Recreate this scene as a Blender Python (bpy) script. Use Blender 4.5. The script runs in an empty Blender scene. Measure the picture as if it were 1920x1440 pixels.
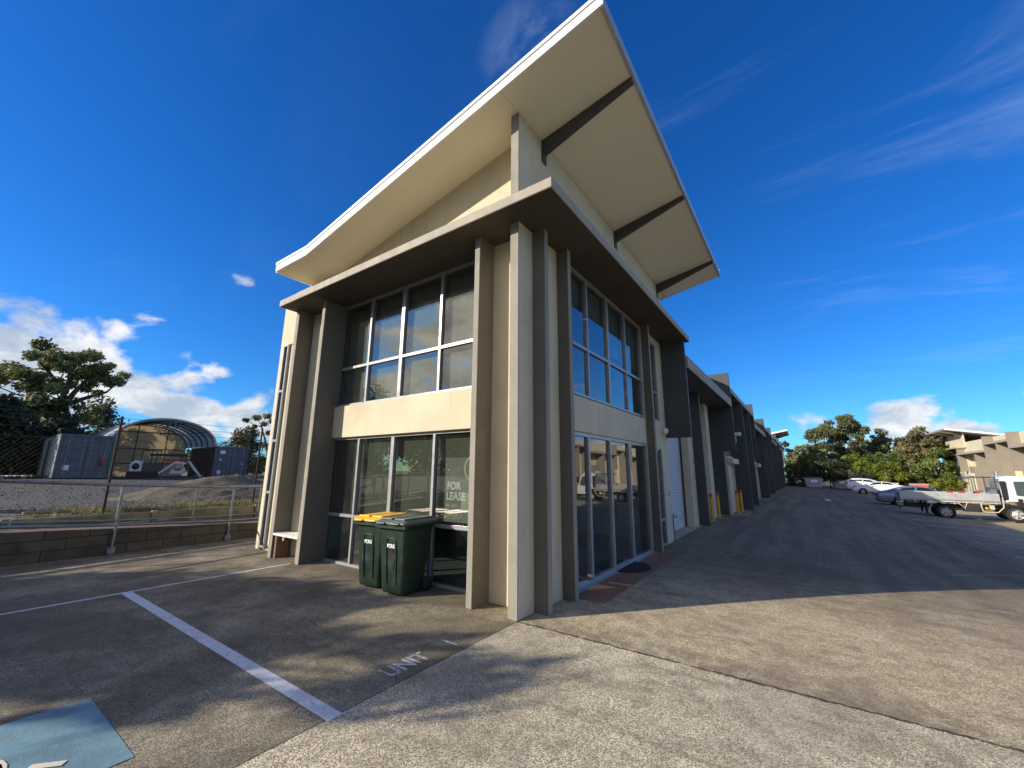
import bpy, math, random
from mathutils import Vector, Matrix, Euler
from mathutils import noise as mn
S = bpy.context.scene
COL = S.collection
PI = math.pi
R = math.radians
random.seed(7)

# ------------------------------------------------------------------ camera
CAM = Vector((3.0109, -4.4208, 1.75))
yaw, pit, rol = R(35.122), R(12.0516), R(0.347)
fw = Vector((-math.sin(yaw)*math.cos(pit), math.cos(yaw)*math.cos(pit), math.sin(pit)))
r0 = Vector((math.cos(yaw), math.sin(yaw), 0.0)); u0 = r0.cross(fw)
rt = r0*math.cos(rol)+u0*math.sin(rol); up = u0*math.cos(rol)-r0*math.sin(rol)
cd = bpy.data.cameras.new('camera'); cam = bpy.data.objects.new('camera', cd); COL.objects.link(cam)
M = Matrix((rt, up, -fw)).transposed().to_4x4(); M.translation = CAM
cam.matrix_world = M
cd.sensor_width = 36; cd.sensor_fit = 'HORIZONTAL'; cd.lens = 765.9*36/1920
cd.clip_start = 0.05; cd.clip_end = 3000
S.camera = cam

# ------------------------------------------------------------------ sun
SD = Vector((0.848, 1.0, -0.54)).normalized()
ld = bpy.data.lights.new('sun', 'SUN'); ld.energy = 4.4; ld.angle = R(0.53); ld.color = (1.0, 0.92, 0.79)
sun = bpy.data.objects.new('sun', ld); COL.objects.link(sun)
sun.rotation_euler = SD.to_track_quat('-Z', 'Y').to_euler(); sun.location = (-20, -24, 14)
ELEV = math.asin(-SD.z)

# ------------------------------------------------------------------ view
S.view_settings.view_transform = 'Standard'; S.view_settings.look = 'None'
S.view_settings.gamma = 1; S.view_settings.exposure = 0.45
S.render.engine = 'CYCLES'
S.cycles.transparent_max_bounces = 24; S.cycles.max_bounces = 8; S.cycles.glossy_bounces = 4
S.cycles.caustics_reflective = False; S.cycles.caustics_refractive = False

# ------------------------------------------------------------------ world
class NT:
    def __init__(s, tree): s.t = tree; s.n = tree.nodes; s.l = tree.links
    def new(s, typ, **kw):
        n = s.n.new(typ)
        for k, v in kw.items(): setattr(n, k, v)
        return n
    def put(s, sock, v):
        if v is None: return
        if isinstance(v, bpy.types.NodeSocket): s.l.new(v, sock)
        else: sock.default_value = v
    def m(s, op, a, b=None, c=None, clamp=False):
        n = s.new('ShaderNodeMath', operation=op, use_clamp=clamp)
        s.put(n.inputs[0], a); s.put(n.inputs[1], b); s.put(n.inputs[2], c)
        return n.outputs[0]
    def v(s, op, a, b=None):
        n = s.new('ShaderNodeVectorMath', operation=op)
        s.put(n.inputs[0], a)
        if b is not None: s.put(n.inputs[1], b)
        return n.outputs['Value'] if op in ('DOT_PRODUCT', 'LENGTH') else n.outputs['Vector']
    def mr(s, val, a, b, c=0.0, d=1.0, smooth=True):
        n = s.new('ShaderNodeMapRange', interpolation_type='SMOOTHSTEP' if smooth else 'LINEAR')
        s.put(n.inputs[0], val)
        for i, x in enumerate((a, b, c, d)): s.put(n.inputs[i+1], x)
        return n.outputs[0]
    def noise(s, vec, scale, detail=4, rough=0.55, dist=0.0):
        n = s.new('ShaderNodeTexNoise'); s.put(n.inputs['Vector'], vec)
        n.inputs['Scale'].default_value = scale; n.inputs['Detail'].default_value = detail
        n.inputs['Roughness'].default_value = rough; n.inputs['Distortion'].default_value = dist
        return n.outputs[0]
    def mix(s, f, a, b, typ='MIX'):
        n = s.new('ShaderNodeMix', data_type='RGBA', blend_type=typ)
        s.put(n.inputs[0], f)
        for i, x in ((6, a), (7, b)):
            if isinstance(x, (tuple, list)) and len(x) == 3: x = (*x, 1)
            s.put(n.inputs[i], x)
        return n.outputs[2]

W = bpy.data.worlds.new('World'); S.world = W; W.use_nodes = True
w = NT(W.node_tree); W.node_tree.nodes.clear()
sky = w.new('ShaderNodeTexSky', sky_type='NISHITA', sun_disc=False)
sky.sun_elevation = ELEV; sky.sun_rotation = math.atan2(-SD.x, -SD.y)
sky.air_density = 1.0; sky.dust_density = 0.25; sky.ozone_density = 3.0; sky.altitude = 100
hs = w.new('ShaderNodeHueSaturation'); hs.inputs['Saturation'].default_value = 1.28; hs.inputs['Value'].default_value = 0.95
w.l.new(sky.outputs[0], hs.inputs['Color'])
skyblue = w.mix(1.0, hs.outputs[0], (0.37, 0.86, 1.36), 'MULTIPLY')
geo = w.new('ShaderNodeTexCoord')
d = w.v('NORMALIZE', geo.outputs['Generated'])
sp = w.new('ShaderNodeSeparateXYZ'); w.l.new(d, sp.inputs[0])
# fair-weather cumulus banks: noise in direction space, gathered round chosen bearings
dz = w.new('ShaderNodeCombineXYZ'); w.put(dz.inputs[0], sp.outputs[0]); w.put(dz.inputs[1], sp.outputs[1])
w.put(dz.inputs[2], w.m('MULTIPLY', sp.outputs[2], 1.9))
n1 = w.m('MULTIPLY_ADD', w.noise(dz.outputs[0], 7.5, 9, 0.54, 0.35), 1.25, -0.125)
BANKS = [((-0.99, -0.08, 0.16), .33, .62), ((-0.965, 0.10, 0.16), .24, .58), ((-0.95, 0.25, 0.125), .19, .55), ((-0.90, 0.38, 0.105), .15, .50),
         ((0.035, 1.0, 0.065), .12, .50), ((0.01, 1.0, 0.085), .06, .46), ((0.145, 0.98, 0.095), .12, .50), ((0.22, 0.97, 0.05), .13, .46), ((0.33, 0.94, 0.08), .18, .44),
         ((0.45, 0.88, 0.07), .22, .48), ((0.48, 0.80, 0.30), .06, .34), ((-.90, .32, .37), .06, .36), ((0.10, 1.0, 0.035), .18, .38),
         ((-0.5, -0.85, 0.30), .90, .64), ((0.3, -0.9, 0.35), .8, .52), ((-0.9, -0.45, 0.30), .40, .44), ((0.95, -0.1, 0.40), .75, .52), ((0.85, 0.5, 0.12), .30, .44), ((0.0, -0.45, 0.9), .7, .50), ((0.62, 0.62, 0.30), .25, .36)]  # unseen banks to the east and overhead are added as neutral fill
bank = None
for c, rad, amp in BANKS:
    v_ = w.new('ShaderNodeVectorMath', operation='DISTANCE'); w.put(v_.inputs[0], d); w.put(v_.inputs[1], Vector(c).normalized())
    k = w.mr(v_.outputs['Value'], 0.0, rad, amp, 0.0)
    bank = k if bank is None else w.m('MAXIMUM', bank, k)
dens = w.m('ADD', w.m('SUBTRACT', n1, 0.78), bank)
cum = w.mr(dens, 0.02, 0.20)
shade = w.mr(w.noise(dz.outputs[0], 11.0, 5, 0.6, 0.2), 0.35, 0.68)
# thin high streaks
den = w.m('ADD', sp.outputs[2], 0.18)
pl = w.new('ShaderNodeCombineXYZ'); w.put(pl.inputs[0], w.m('DIVIDE', sp.outputs[0], den)); w.put(pl.inputs[1], w.m('DIVIDE', sp.outputs[1], den))
mp = w.new('ShaderNodeMapping'); w.l.new(pl.outputs[0], mp.inputs[0]); mp.inputs['Rotation'].default_value = (0, 0, R(38)); mp.inputs['Scale'].default_value = (0.8, 2.0, 1)
n2 = w.noise(mp.outputs[0], 1.5, 8, 0.62, 0.6)
rightside = w.mr(w.v('DOT_PRODUCT', d, Vector((0.53, 0.55, 0.64)).normalized()), 0.55, 0.97)
wisp = w.m('MULTIPLY', w.mr(n2, 0.48, 0.78), w.m('MULTIPLY', w.m('ADD', w.m('MULTIPLY', rightside, 0.26), 0.02), w.mr(sp.outputs[2], 0.0, 0.2)))
ws_ = w.new('ShaderNodeVectorMath', operation='DISTANCE'); w.put(ws_.inputs[0], d); w.put(ws_.inputs[1], Vector((-0.335, 0.55, 0.765)).normalized())
wisp = w.m('MAXIMUM', wisp, w.m('MULTIPLY', w.mr(ws_.outputs['Value'], 0.03, 0.13, 0.34, 0.0), w.mr(w.noise(mp.outputs[0], 4.0, 7, 0.62, 0.8), 0.36, 0.66)))
base = w.mix(wisp, skyblue, (4.2, 5.4, 7.2))
ccol = w.mix(shade, (3.6, 4.2, 5.0), (7.6, 7.5, 7.3))
# cloud behind the camera is brightened and warmed as added fill for shade
warm = w.mr(w.v('DOT_PRODUCT', d, Vector((0.35, -0.85, 0.1)).normalized()), -0.3, 0.5)
ccol = w.mix(warm, ccol, w.mix(shade, (5.0, 4.6, 4.1), (10.4, 9.3, 7.8)))
skyc = w.mix(w.m('MULTIPLY', cum, 0.93), base, ccol)
bg = w.new('ShaderNodeBackground'); bg.inputs['Strength'].default_value = 0.10
w.l.new(skyc, bg.inputs['Color'])
wo = w.new('ShaderNodeOutputWorld'); w.l.new(bg.outputs[0], wo.inputs[0])

# ------------------------------------------------------------------ ground height
def gz(x, y):
    t = min(max((y-1)/11.0, 0), 1); s = t*t*(3-2*t)
    return -0.063*min(max(x-0.3, 0), 10)*s

# ------------------------------------------------------------------ materials
MATS = {}
def mat(name, col, rough=0.7, metal=0.0, var=0.0, vscale=3.0, bump=0.0, bscale=40.0, dirt=None, dscale=0.8, spec=0.5, streak=0.0):
    if name in MATS: return MATS[name]
    m = bpy.data.materials.new(name); m.use_nodes = True
    t = NT(m.node_tree); b = t.n['Principled BSDF']
    b.inputs['Roughness'].default_value = rough; b.inputs['Metallic'].default_value = metal
    b.inputs['Specular IOR Level'].default_value = spec
    tc = t.new('ShaderNodeTexCoord').outputs['Object']
    c = (*col, 1)
    if var or dirt or streak:
        cc = c
        if var:
            f = t.mr(t.noise(tc, vscale, 6, 0.6), 0.3, 0.7)
            cc = t.mix(f, tuple(x*(1-var) for x in col), tuple(min(1, x*(1+var)) for x in col))
        if dirt:
            f = t.mr(t.noise(tc, dscale, 7, 0.65, 0.4), 0.52, 0.78, 0.0, 0.55)
            cc = t.mix(f, cc, dirt)
        if streak:
            mp_ = t.new('ShaderNodeMapping'); t.l.new(tc, mp_.inputs[0]); mp_.inputs['Scale'].default_value = (6, 6, 0.35)
            f = t.mr(t.noise(mp_.outputs[0], 2.0, 5, 0.6), 0.5, 0.8, 0.0, streak)
            cc = t.mix(f, cc, tuple(x*0.55 for x in col))
        t.put(b.inputs['Base Color'], cc)
        f2 = t.mr(t.noise(tc, vscale*2.3, 4), 0.3, 0.7, max(0, rough-0.08), min(1, rough+0.08))
        t.put(b.inputs['Roughness'], f2)
    else: b.inputs['Base Color'].default_value = c
    if bump:
        bp = t.new('ShaderNodeBump'); bp.inputs['Strength'].default_value = bump; bp.inputs['Distance'].default_value = 0.01
        t.put(bp.inputs['Height'], t.noise(tc, bscale, 5, 0.6)); t.l.new(bp.outputs[0], b.inputs['Normal'])
    MATS[name] = m
    return m

def glass_mat(name, tint, ior=1.55, refl=(0.9, 0.9, 0.9)):
    m = bpy.data.materials.new(name); m.use_nodes = True
    t = NT(m.node_tree); m.node_tree.nodes.clear()
    tr = t.new('ShaderNodeBsdfTransparent'); tr.inputs[0].default_value = (*tint, 1)
    gl = t.new('ShaderNodeBsdfGlossy'); gl.inputs['Roughness'].default_value = 0.0; gl.inputs[0].default_value = (*refl, 1)
    tc = t.new('ShaderNodeTexCoord').outputs['Object']
    bp = t.new('ShaderNodeBump'); bp.inputs['Strength'].default_value = 0.006; bp.inputs['Distance'].default_value = 0.02
    t.put(bp.inputs['Height'], t.noise(tc, 1.3, 2)); t.l.new(bp.outputs[0], gl.inputs['Normal'])
    lw = t.new('ShaderNodeLayerWeight'); lw.inputs['Blend'].default_value = 0.5
    bf = t.new('ShaderNodeNewGeometry').outputs['Backfacing']
    sch = t.m('ADD', ior, t.m('MULTIPLY', t.m('POWER', lw.outputs['Facing'], 4.0), 1.0-ior))
    frv = t.m('MULTIPLY', sch, t.m('SUBTRACT', 1.0, bf))
    df = t.new('ShaderNodeBsdfDiffuse'); df.inputs[0].default_value = (.55, .53, .5, 1)
    dust = t.mr(t.noise(tc, 2.2, 8, 0.7, 0.5), 0.45, 0.8, 0.01, 0.05)
    mx = t.new('ShaderNodeMixShader'); t.put(mx.inputs[0], frv); t.l.new(tr.outputs[0], mx.inputs[1]); t.l.new(gl.outputs[0], mx.inputs[2])
    mx2 = t.new('ShaderNodeMixShader'); t.put(mx2.inputs[0], dust); t.l.new(mx.outputs[0], mx2.inputs[1]); t.l.new(df.outputs[0], mx2.inputs[2])
    o = t.new('ShaderNodeOutputMaterial'); t.l.new(mx2.outputs[0], o.inputs[0])
    MATS[name] = m
    return m

cream = mat('cream_render', (0.66, 0.575, 0.40), 0.85, var=0.06, vscale=1.3, bump=0.12, bscale=120, dirt=(0.44, 0.37, 0.26), dscale=0.9, streak=0.30)
greyp = mat('grey_painted_concrete', (0.30, 0.272, 0.225), 0.8, var=0.08, vscale=2.0, bump=0.18, bscale=60, streak=0.25)
fasc = mat('canopy_paint', (0.385, 0.34, 0.27), 0.75, var=0.07, vscale=2.5, bump=0.15, bscale=70, streak=0.2)
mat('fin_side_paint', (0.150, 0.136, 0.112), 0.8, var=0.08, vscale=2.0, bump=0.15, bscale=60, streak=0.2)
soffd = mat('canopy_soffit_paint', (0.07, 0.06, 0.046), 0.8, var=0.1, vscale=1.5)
charc = mat('charcoal_paint', (0.062, 0.068, 0.07), 0.6, var=0.12, vscale=1.2, bump=0.1, bscale=80)
soff = mat('soffit_board', (0.80, 0.74, 0.585), 0.8, var=0.025, vscale=0.5)
def soffit_detail(m):
    t = NT(m.node_tree); b = t.n['Principled BSDF']; tc = t.new('ShaderNodeTexCoord').outputs['Object']
    s = t.new('ShaderNodeSeparateXYZ'); t.l.new(tc, s.inputs[0])
    old = b.inputs['Base Color'].links[0].from_socket
    jx = t.m('LESS_THAN', t.m('ABSOLUTE', t.m('SUBTRACT', t.m('FRACT', t.m('DIVIDE', t.m('ADD', s.outputs[0], 3.62), 2.4)), 0.5)), 0.0017)
    jy = t.m('LESS_THAN', t.m('ABSOLUTE', t.m('SUBTRACT', s.outputs[1], 0.9)), 0.003)
    sx = t.m('SUBTRACT', t.m('FRACT', t.m('DIVIDE', s.outputs[0], 0.6)), 0.5); sy = t.m('SUBTRACT', t.m('FRACT', t.m('DIVIDE', s.outputs[1], 0.45)), 0.5)
    dot = t.m('LESS_THAN', t.m('ADD', t.m('MULTIPLY', t.m('MULTIPLY', sx, sx), .36), t.m('MULTIPLY', t.m('MULTIPLY', sy, sy), .2)), 0.00005)
    keep = t.m('GREATER_THAN', t.noise(tc, 1.7, 2), 0.52)
    f = t.m('MAXIMUM', t.m('MULTIPLY', jx, 0.35), t.m('MULTIPLY', t.m('MULTIPLY', dot, keep), 0.55))
    t.put(b.inputs['Base Color'], t.mix(f, old, (0.20, 0.17, 0.12)))
soffit_detail(soff)
white = mat('white_paint', (0.82, 0.82, 0.80), 0.45, var=0.03, vscale=2)
alu = mat('powder_coated_aluminium', (0.38, 0.38, 0.385), 0.35, 0.2, var=0.04, vscale=4)
steeld = mat('dark_painted_steel', (0.065, 0.06, 0.054), 0.5, var=0.15, vscale=5)
galv = mat('galvanised_steel', (0.27, 0.28, 0.29), 0.45, 0.6, var=0.18, vscale=9)
roofm = mat('roof_sheet', (0.55, 0.56, 0.56), 0.4, 0.4, var=0.06)
gl_front = glass_mat('tinted_window_glass', (0.76, 0.79, 0.75), 0.17, (0.94, 0.91, 0.86))
gl_slim = glass_mat('slim_window_glass', (0.55, 0.58, 0.56), 0.03)
gl_side = glass_mat('door_glass', (0.74, 0.79, 0.79), 0.16)
blind_m = mat('blind_fabric', (0.125, 0.135, 0.105), 0.9, var=0.05, vscale=8, bump=0.05, bscale=200)
blind_l = mat('pale_blind_fabric', (0.25, 0.255, 0.245), 0.9, var=0.05, vscale=6)
inter = mat('interior_paint', (0.52, 0.52, 0.50), 0.9, var=0.05)
carpet = mat('interior_carpet', (0.12, 0.12, 0.125), 0.95, var=0.2, vscale=30)
rubber = mat('black_rubber', (0.022, 0.022, 0.022), 0.85, var=0.2, vscale=12)
blackp = mat('black_plastic', (0.03, 0.03, 0.032), 0.5, var=0.15, vscale=6)
timber = mat('treated_pine', (0.30, 0.215, 0.11), 0.85, var=0.25, vscale=5, bump=0.3, bscale=30)
sleeper = mat('weathered_sleeper', (0.27, 0.235, 0.145), 0.9, var=0.3, vscale=2.4, bump=0.4, bscale=25, dirt=(0.13, 0.12, 0.05), dscale=1.6, streak=0.4)
yellow = mat('yellow_paint', (0.72, 0.36, 0.02), 0.5, var=0.1, vscale=9, dirt=(0.3, 0.16, 0.03), dscale=6)
redp = mat('red_paint', (0.45, 0.035, 0.025), 0.5, var=0.1)
doorw = mat('roller_door_steel', (0.60, 0.61, 0.62), 0.5, 0.1, var=0.06, vscale=2)
doorc = mat('shutter_cream', (0.62, 0.57, 0.46), 0.5, 0.05, var=0.06, vscale=2)

# ------------------------------------------------------------------ mesh helper
class MB:
    def __init__(s): s.v = []; s.f = []; s.sm = []
    def add(s, vs, fs, smooth=False):
        o = len(s.v); s.v += [tuple(p) for p in vs]
        for f in fs: s.f.append(tuple(i+o for i in f)); s.sm.append(smooth)
        return s
    def box(s, x0, x1, y0, y1, z0, z1):
        x0, x1 = min(x0, x1), max(x0, x1); y0, y1 = min(y0, y1), max(y0, y1); z0, z1 = min(z0, z1), max(z0, z1)
        vs = [(x0,y0,z0),(x1,y0,z0),(x1,y1,z0),(x0,y1,z0),(x0,y0,z1),(x1,y0,z1),(x1,y1,z1),(x0,y1,z1)]
        return s.add(vs, [(3,2,1,0),(4,5,6,7),(0,1,5,4),(1,2,6,5),(2,3,7,6),(3,0,4,7)])
    def obox(s, c, ux, uy, uz):
        c, ux, uy, uz = map(Vector, (c, ux, uy, uz))
        vs = [c+ux*a+uy*b+uz*e for e in (-1, 1) for a, b in ((-1,-1),(1,-1),(1,1),(-1,1))]
        fl = ux.cross(uy).dot(uz) < 0
        fs = [(3,2,1,0),(4,5,6,7),(0,1,5,4),(1,2,6,5),(2,3,7,6),(3,0,4,7)]
        return s.add(vs, [f[::-1] for f in fs] if fl else fs)
    def extr(s, poly, axis, a, b):
        # poly in the two other axes (order x,y,z without axis), extruded from a to b
        def P(p, t):
            q = list(p); q.insert(axis, t); return tuple(q)
        n = len(poly)
        ar = sum(poly[i][0]*poly[(i+1) % n][1]-poly[(i+1) % n][0]*poly[i][1] for i in range(n))
        sgn = ar > 0
        if axis == 1: sgn = not sgn
        if a > b: a, b = b, a
        vs = [P(p, a) for p in poly]+[P(p, b) for p in poly]
        fs = [tuple(range(n-1, -1, -1)), tuple(range(n, 2*n))]+[(i, (i+1) % n, n+(i+1) % n, n+i) for i in range(n)]
        if not sgn: fs = [f[::-1] for f in fs]
        return s.add(vs, fs)
    def tube(s, pts, r, n=8, cap=True, smooth=True):
        pts = [Vector(p) for p in pts]; rs = r if isinstance(r, (list, tuple)) else [r]*len(pts)
        vs = []; fs = []; pu = None
        for i, p in enumerate(pts):
            t = (pts[min(i+1, len(pts)-1)]-pts[max(i-1, 0)])
            if t.length < 1e-9: t = Vector((0, 0, 1))
            t.normalize()
            u = pu if pu is not None else (Vector((0, 0, 1)) if abs(t.z) < .9 else Vector((1, 0, 0)))
            u = (u-t*u.dot(t)).normalized(); pu = u; q = t.cross(u)
            for k in range(n):
                a = 2*PI*k/n; vs.append(p+(u*math.cos(a)+q*math.sin(a))*rs[i])
        for i in range(len(pts)-1):
            for k in range(n):
                a, b = i*n+k, i*n+(k+1) % n
                fs.append((a, b, b+n, a+n))
        s.add(vs, fs, smooth)
        if cap:
            o = len(pts)-1
            s.add(vs[:n], [tuple(range(n-1, -1, -1))]); s.add(vs[o*n:], [tuple(range(n))])
        return s
    def lathe(s, prof, c, axis=(0, 0, 1), n=20, smooth=True):
        ax = Vector(axis).normalized(); u = Vector((1, 0, 0)) if abs(ax.x) < .9 else Vector((0, 1, 0))
        u = (u-ax*u.dot(ax)).normalized(); q = ax.cross(u); c = Vector(c)
        vs = []; fs = []
        for r, h in prof:
            for k in range(n):
                a = 2*PI*k/n; vs.append(c+ax*h+(u*math.cos(a)+q*math.sin(a))*r)
        for i in range(len(prof)-1):
            for k in range(n):
                a, b = i*n+k, i*n+(k+1) % n; fs.append((a, b, b+n, a+n))
        s.add(vs, fs, smooth)
        if prof[0] == prof[-1]: return s
        if prof[0][0] > 1e-4: s.add(vs[:n], [tuple(range(n-1, -1, -1))])
        if prof[-1][0] > 1e-4: s.add(vs[-n:], [tuple(range(n))])
        return s
    def loft(s, rings, smooth=True, close=True, caps=True):
        n = len(rings[0]); vs = [p for r in rings for p in r]; fs = []
        for i in range(len(rings)-1):
            for k in range(n if close else n-1):
                a, b = i*n+k, i*n+(k+1) % n; fs.append((a, b, b+n, a+n))
        s.add(vs, fs, smooth)
        if caps: s.add(rings[0], [tuple(range(n-1, -1, -1))], False); s.add(rings[-1], [tuple(range(n))], False)
        return s
    def build(s, name, m, parent=None, bevel=0.0, seg=1, fix=False):
        me = bpy.data.meshes.new(name)
        off = Vector((0, 0, 0))
        me.from_pydata(s.v, [], s.f)
        me.polygons.foreach_set('use_smooth', s.sm)
        me.materials.append(m)
        if fix:
            import bmesh
            bm = bmesh.new(); bm.from_mesh(me); bmesh.ops.remove_doubles(bm, verts=bm.verts, dist=1e-5)
            bmesh.ops.recalc_face_normals(bm, faces=bm.faces); bm.to_mesh(me); bm.free()
        me.update()
        o = bpy.data.objects.new(name, me); COL.objects.link(o)
        if parent is not None: o.parent = parent
        if bevel:
            b = o.modifiers.new('bevel', 'BEVEL'); b.width = bevel; b.segments = seg; b.limit_method = 'ANGLE'; b.angle_limit = R(40)
        return o

def tag(o, label=None, cat=None, group=None, kind=None):
    if label: o['label'] = label
    if cat: o['category'] = cat
    if group: o['group'] = group
    if kind: o['kind'] = kind
    return o
def thing(name, label, cat, loc=(0, 0, 0), rz=0.0, group=None):
    o = bpy.data.objects.new(name, None); COL.objects.link(o)
    o.location = loc; o.rotation_euler = (0, 0, rz); o.empty_display_size = 0.3
    return tag(o, label, cat, group)
def kids(o): return [c for c in bpy.data.objects if c.parent == o]
def dup(o, parent=None, **kw):
    c = o.copy(); COL.objects.link(c)
    if parent is not None: c.parent = parent
    for k in kids(o): dup(k, c)
    return c
def struct(name, mb, m, **kw): return tag(mb.build(name, m, **kw), kind='structure')

def text_mesh(name, s, size, m, mw, parent=None, bold=0.0, depth=0.002, align='LEFT', spacing=1.0, xs=1.0):
    c = bpy.data.curves.new(name, 'FONT'); c.body = s; c.size = size; c.offset = bold; c.extrude = depth; c.align_x = align
    c.space_character = spacing; c.resolution_u = 3
    o = bpy.data.objects.new(name+'_curve', c); COL.objects.link(o)
    me = bpy.data.meshes.new_from_object(o.evaluated_get(bpy.context.evaluated_depsgraph_get()))
    bpy.data.objects.remove(o); bpy.data.curves.remove(c)
    me.name = name; me.transform(Matrix.Diagonal((xs, 1, 1, 1))); me.transform(mw); me.materials.clear(); me.materials.append(m)
    ob = bpy.data.objects.new(name, me); COL.objects.link(ob)
    if parent is not None: ob.parent = parent
    return ob
def frame_m(o, x, y):
    x = Vector(x).normalized(); y = Vector(y).normalized(); z = x.cross(y)
    m = Matrix((x, y, z)).transposed().to_4x4(); m.translation = Vector(o); return m

# ------------------------------------------------------------------ ground surfaces
def concrete_mat():
    m = bpy.data.materials.new('exposed_aggregate_concrete'); m.use_nodes = True
    t = NT(m.node_tree); b = t.n['Principled BSDF']
    tc = t.new('ShaderNodeTexCoord').outputs['Object']
    s = t.new('ShaderNodeSeparateXYZ'); t.l.new(tc, s.inputs[0]); X, Y = s.outputs[0], s.outputs[1]
    wob = t.m('MULTIPLY', t.m('SUBTRACT', t.noise(tc, 2.3, 4), 0.5), 0.05)
    Xw = t.m('ADD', X, wob); Yw = t.m('ADD', Y, wob)
    bay = t.m('MULTIPLY', t.m('LESS_THAN', X, 0.0), t.m('LESS_THAN', Y, 3.0))
    drv = t.m('MULTIPLY', t.m('GREATER_THAN', X, 0.0), t.m('GREATER_THAN', Yw, 0.0))
    vo = t.new('ShaderNodeTexVoronoi'); t.l.new(tc, vo.inputs['Vector']); vo.inputs['Scale'].default_value = 135
    spk = t.new('ShaderNodeSeparateColor'); t.l.new(vo.outputs['Color'], spk.inputs[0])
    grain = t.mr(spk.outputs[0], 0.15, 0.9)
    fine = t.noise(tc, 95, 3, 0.7)
    med = t.noise(tc, 5.5, 7, 0.68, 0.3)
    big = t.noise(tc, 0.55, 7, 0.62, 0.5)
    light = t.mix(grain, (0.27, 0.215, 0.13), (1.0, 0.87, 0.60))
    brown = t.mix(grain, (0.30, 0.235, 0.14), (0.90, 0.73, 0.46))
    c = t.mix(drv, light, brown)
    c = t.mix(t.m('MULTIPLY', t.mr(fine, 0.52, 0.68), 0.50), c, (0.15, 0.125, 0.10))
    c = t.mix(t.mr(med, 0.40, 0.68, 0.0, 0.55), c, (0.24, 0.19, 0.135))
    c = t.mix(t.mr(big, 0.42, 0.66, 0.0, 0.55), c, (0.23, 0.18, 0.13))
    c = t.mix(t.mr(t.noise(tc, 1.1, 6, 0.7, 0.8), 0.48, 0.70, 0, 0.6), c, t.mix(grain, (.46, .39, .27), (1.0, .88, .64)))
    sc = t.new('ShaderNodeMapping'); t.l.new(tc, sc.inputs[0]); sc.inputs['Rotation'].default_value = (0, 0, R(33)); sc.inputs['Scale'].default_value = (0.5, 3.2, 1)
    c = t.mix(t.mr(t.noise(sc.outputs[0], 1.3, 6, 0.65, 0.7), 0.5, 0.72, 0, 0.42), c, (0.16, 0.128, 0.092))
    # tyres and oil darken the bay; driveway shade is deepened in the colour
    oil = t.noise(tc, 0.75, 6, 0.6, 0.6)
    c = t.mix(t.m('MULTIPLY', bay, t.mr(oil, 0.30, 0.62, 0.42, 0.76)), c, (0.082, 0.068, 0.047))
    shade_streak = t.new('ShaderNodeMapping'); t.l.new(tc, shade_streak.inputs[0]); shade_streak.inputs['Scale'].default_value = (1.3, 0.10, 1)
    far = t.m('MULTIPLY', t.m('MULTIPLY', drv, t.mr(Y, 1.5, 6.0)), t.mr(X, 10.5, 6.5))  # driveway strip where the terrace shadow falls, darkened to deepen it
    c = t.mix(t.m('MULTIPLY', far, t.mr(t.noise(shade_streak.outputs[0], 1.6, 5, 0.6), 0.35, 0.65, 0.55, 0.80)), c, (0.135, 0.10, 0.068))
    # saw-cut joints and a ragged pour line
    def line(v, wd): return t.m('LESS_THAN', t.m('ABSOLUTE', v), wd)
    rag = t.m('MULTIPLY', t.m('SUBTRACT', t.noise(tc, 9, 5, 0.7), 0.5), 0.09)
    j1 = t.m('MULTIPLY', line(t.m('ADD', X, t.m('MULTIPLY', wob, 0.1)), 0.006), t.m('LESS_THAN', Y, 0.0))
    j2 = t.m('MULTIPLY', line(t.m('ADD', Y, rag), t.mr(med, 0.3, 0.6, 0.004, 0.020)), t.m('GREATER_THAN', X, 0.0))
    j3 = t.m('MULTIPLY', line(t.m('SUBTRACT', Y, 4.15), 0.010), t.m('GREATER_THAN', X, 0.5))
    j4 = t.m('MULTIPLY', line(t.m('SUBTRACT', Y, 12.4), 0.012), t.m('GREATER_THAN', X, 0.5))
    j5 = t.m('MULTIPLY', line(t.m('SUBTRACT', X, 6.9), 0.012), t.m('GREATER_THAN', Y, 4.15))
    cr = t.m('MULTIPLY', line(t.m('ADD', t.m('ADD', Y, t.m('MULTIPLY', X, 0.16)), t.m('ADD', 1.75, t.m('MULTIPLY', rag, 2.2))), 0.004), t.m('MULTIPLY', t.m('LESS_THAN', X, 0.0), t.m('GREATER_THAN', X, -2.2)))
    J = t.m('MAXIMUM', t.m('MAXIMUM', t.m('MAXIMUM', j1, j2), t.m('MAXIMUM', j3, j4)), t.m('MAXIMUM', j5, cr))
    halo = t.m('MULTIPLY', t.m('MULTIPLY', t.mr(t.m('ABSOLUTE', t.m('SUBTRACT', t.m('ADD', Y, rag), 0.05)), 0.0, 0.5, 0.55, 0.0), drv), t.mr(med, 0.35, 0.6, 0.3, 1.0))
    c = t.mix(halo, c, (0.15, 0.115, 0.08))
    c = t.mix(t.m('MULTIPLY', J, 0.85), c, (0.025, 0.022, 0.02))
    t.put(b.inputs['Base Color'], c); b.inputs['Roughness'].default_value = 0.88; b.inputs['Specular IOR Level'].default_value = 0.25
    bp = t.new('ShaderNodeBump'); bp.inputs['Strength'].default_value = 0.55; bp.inputs['Distance'].default_value = 0.006
    t.put(bp.inputs['Height'], t.m('ADD', grain, t.m('MULTIPLY', fine, 0.8))); t.l.new(bp.outputs[0], b.inputs['Normal'])
    return m
conc = concrete_mat()
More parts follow.
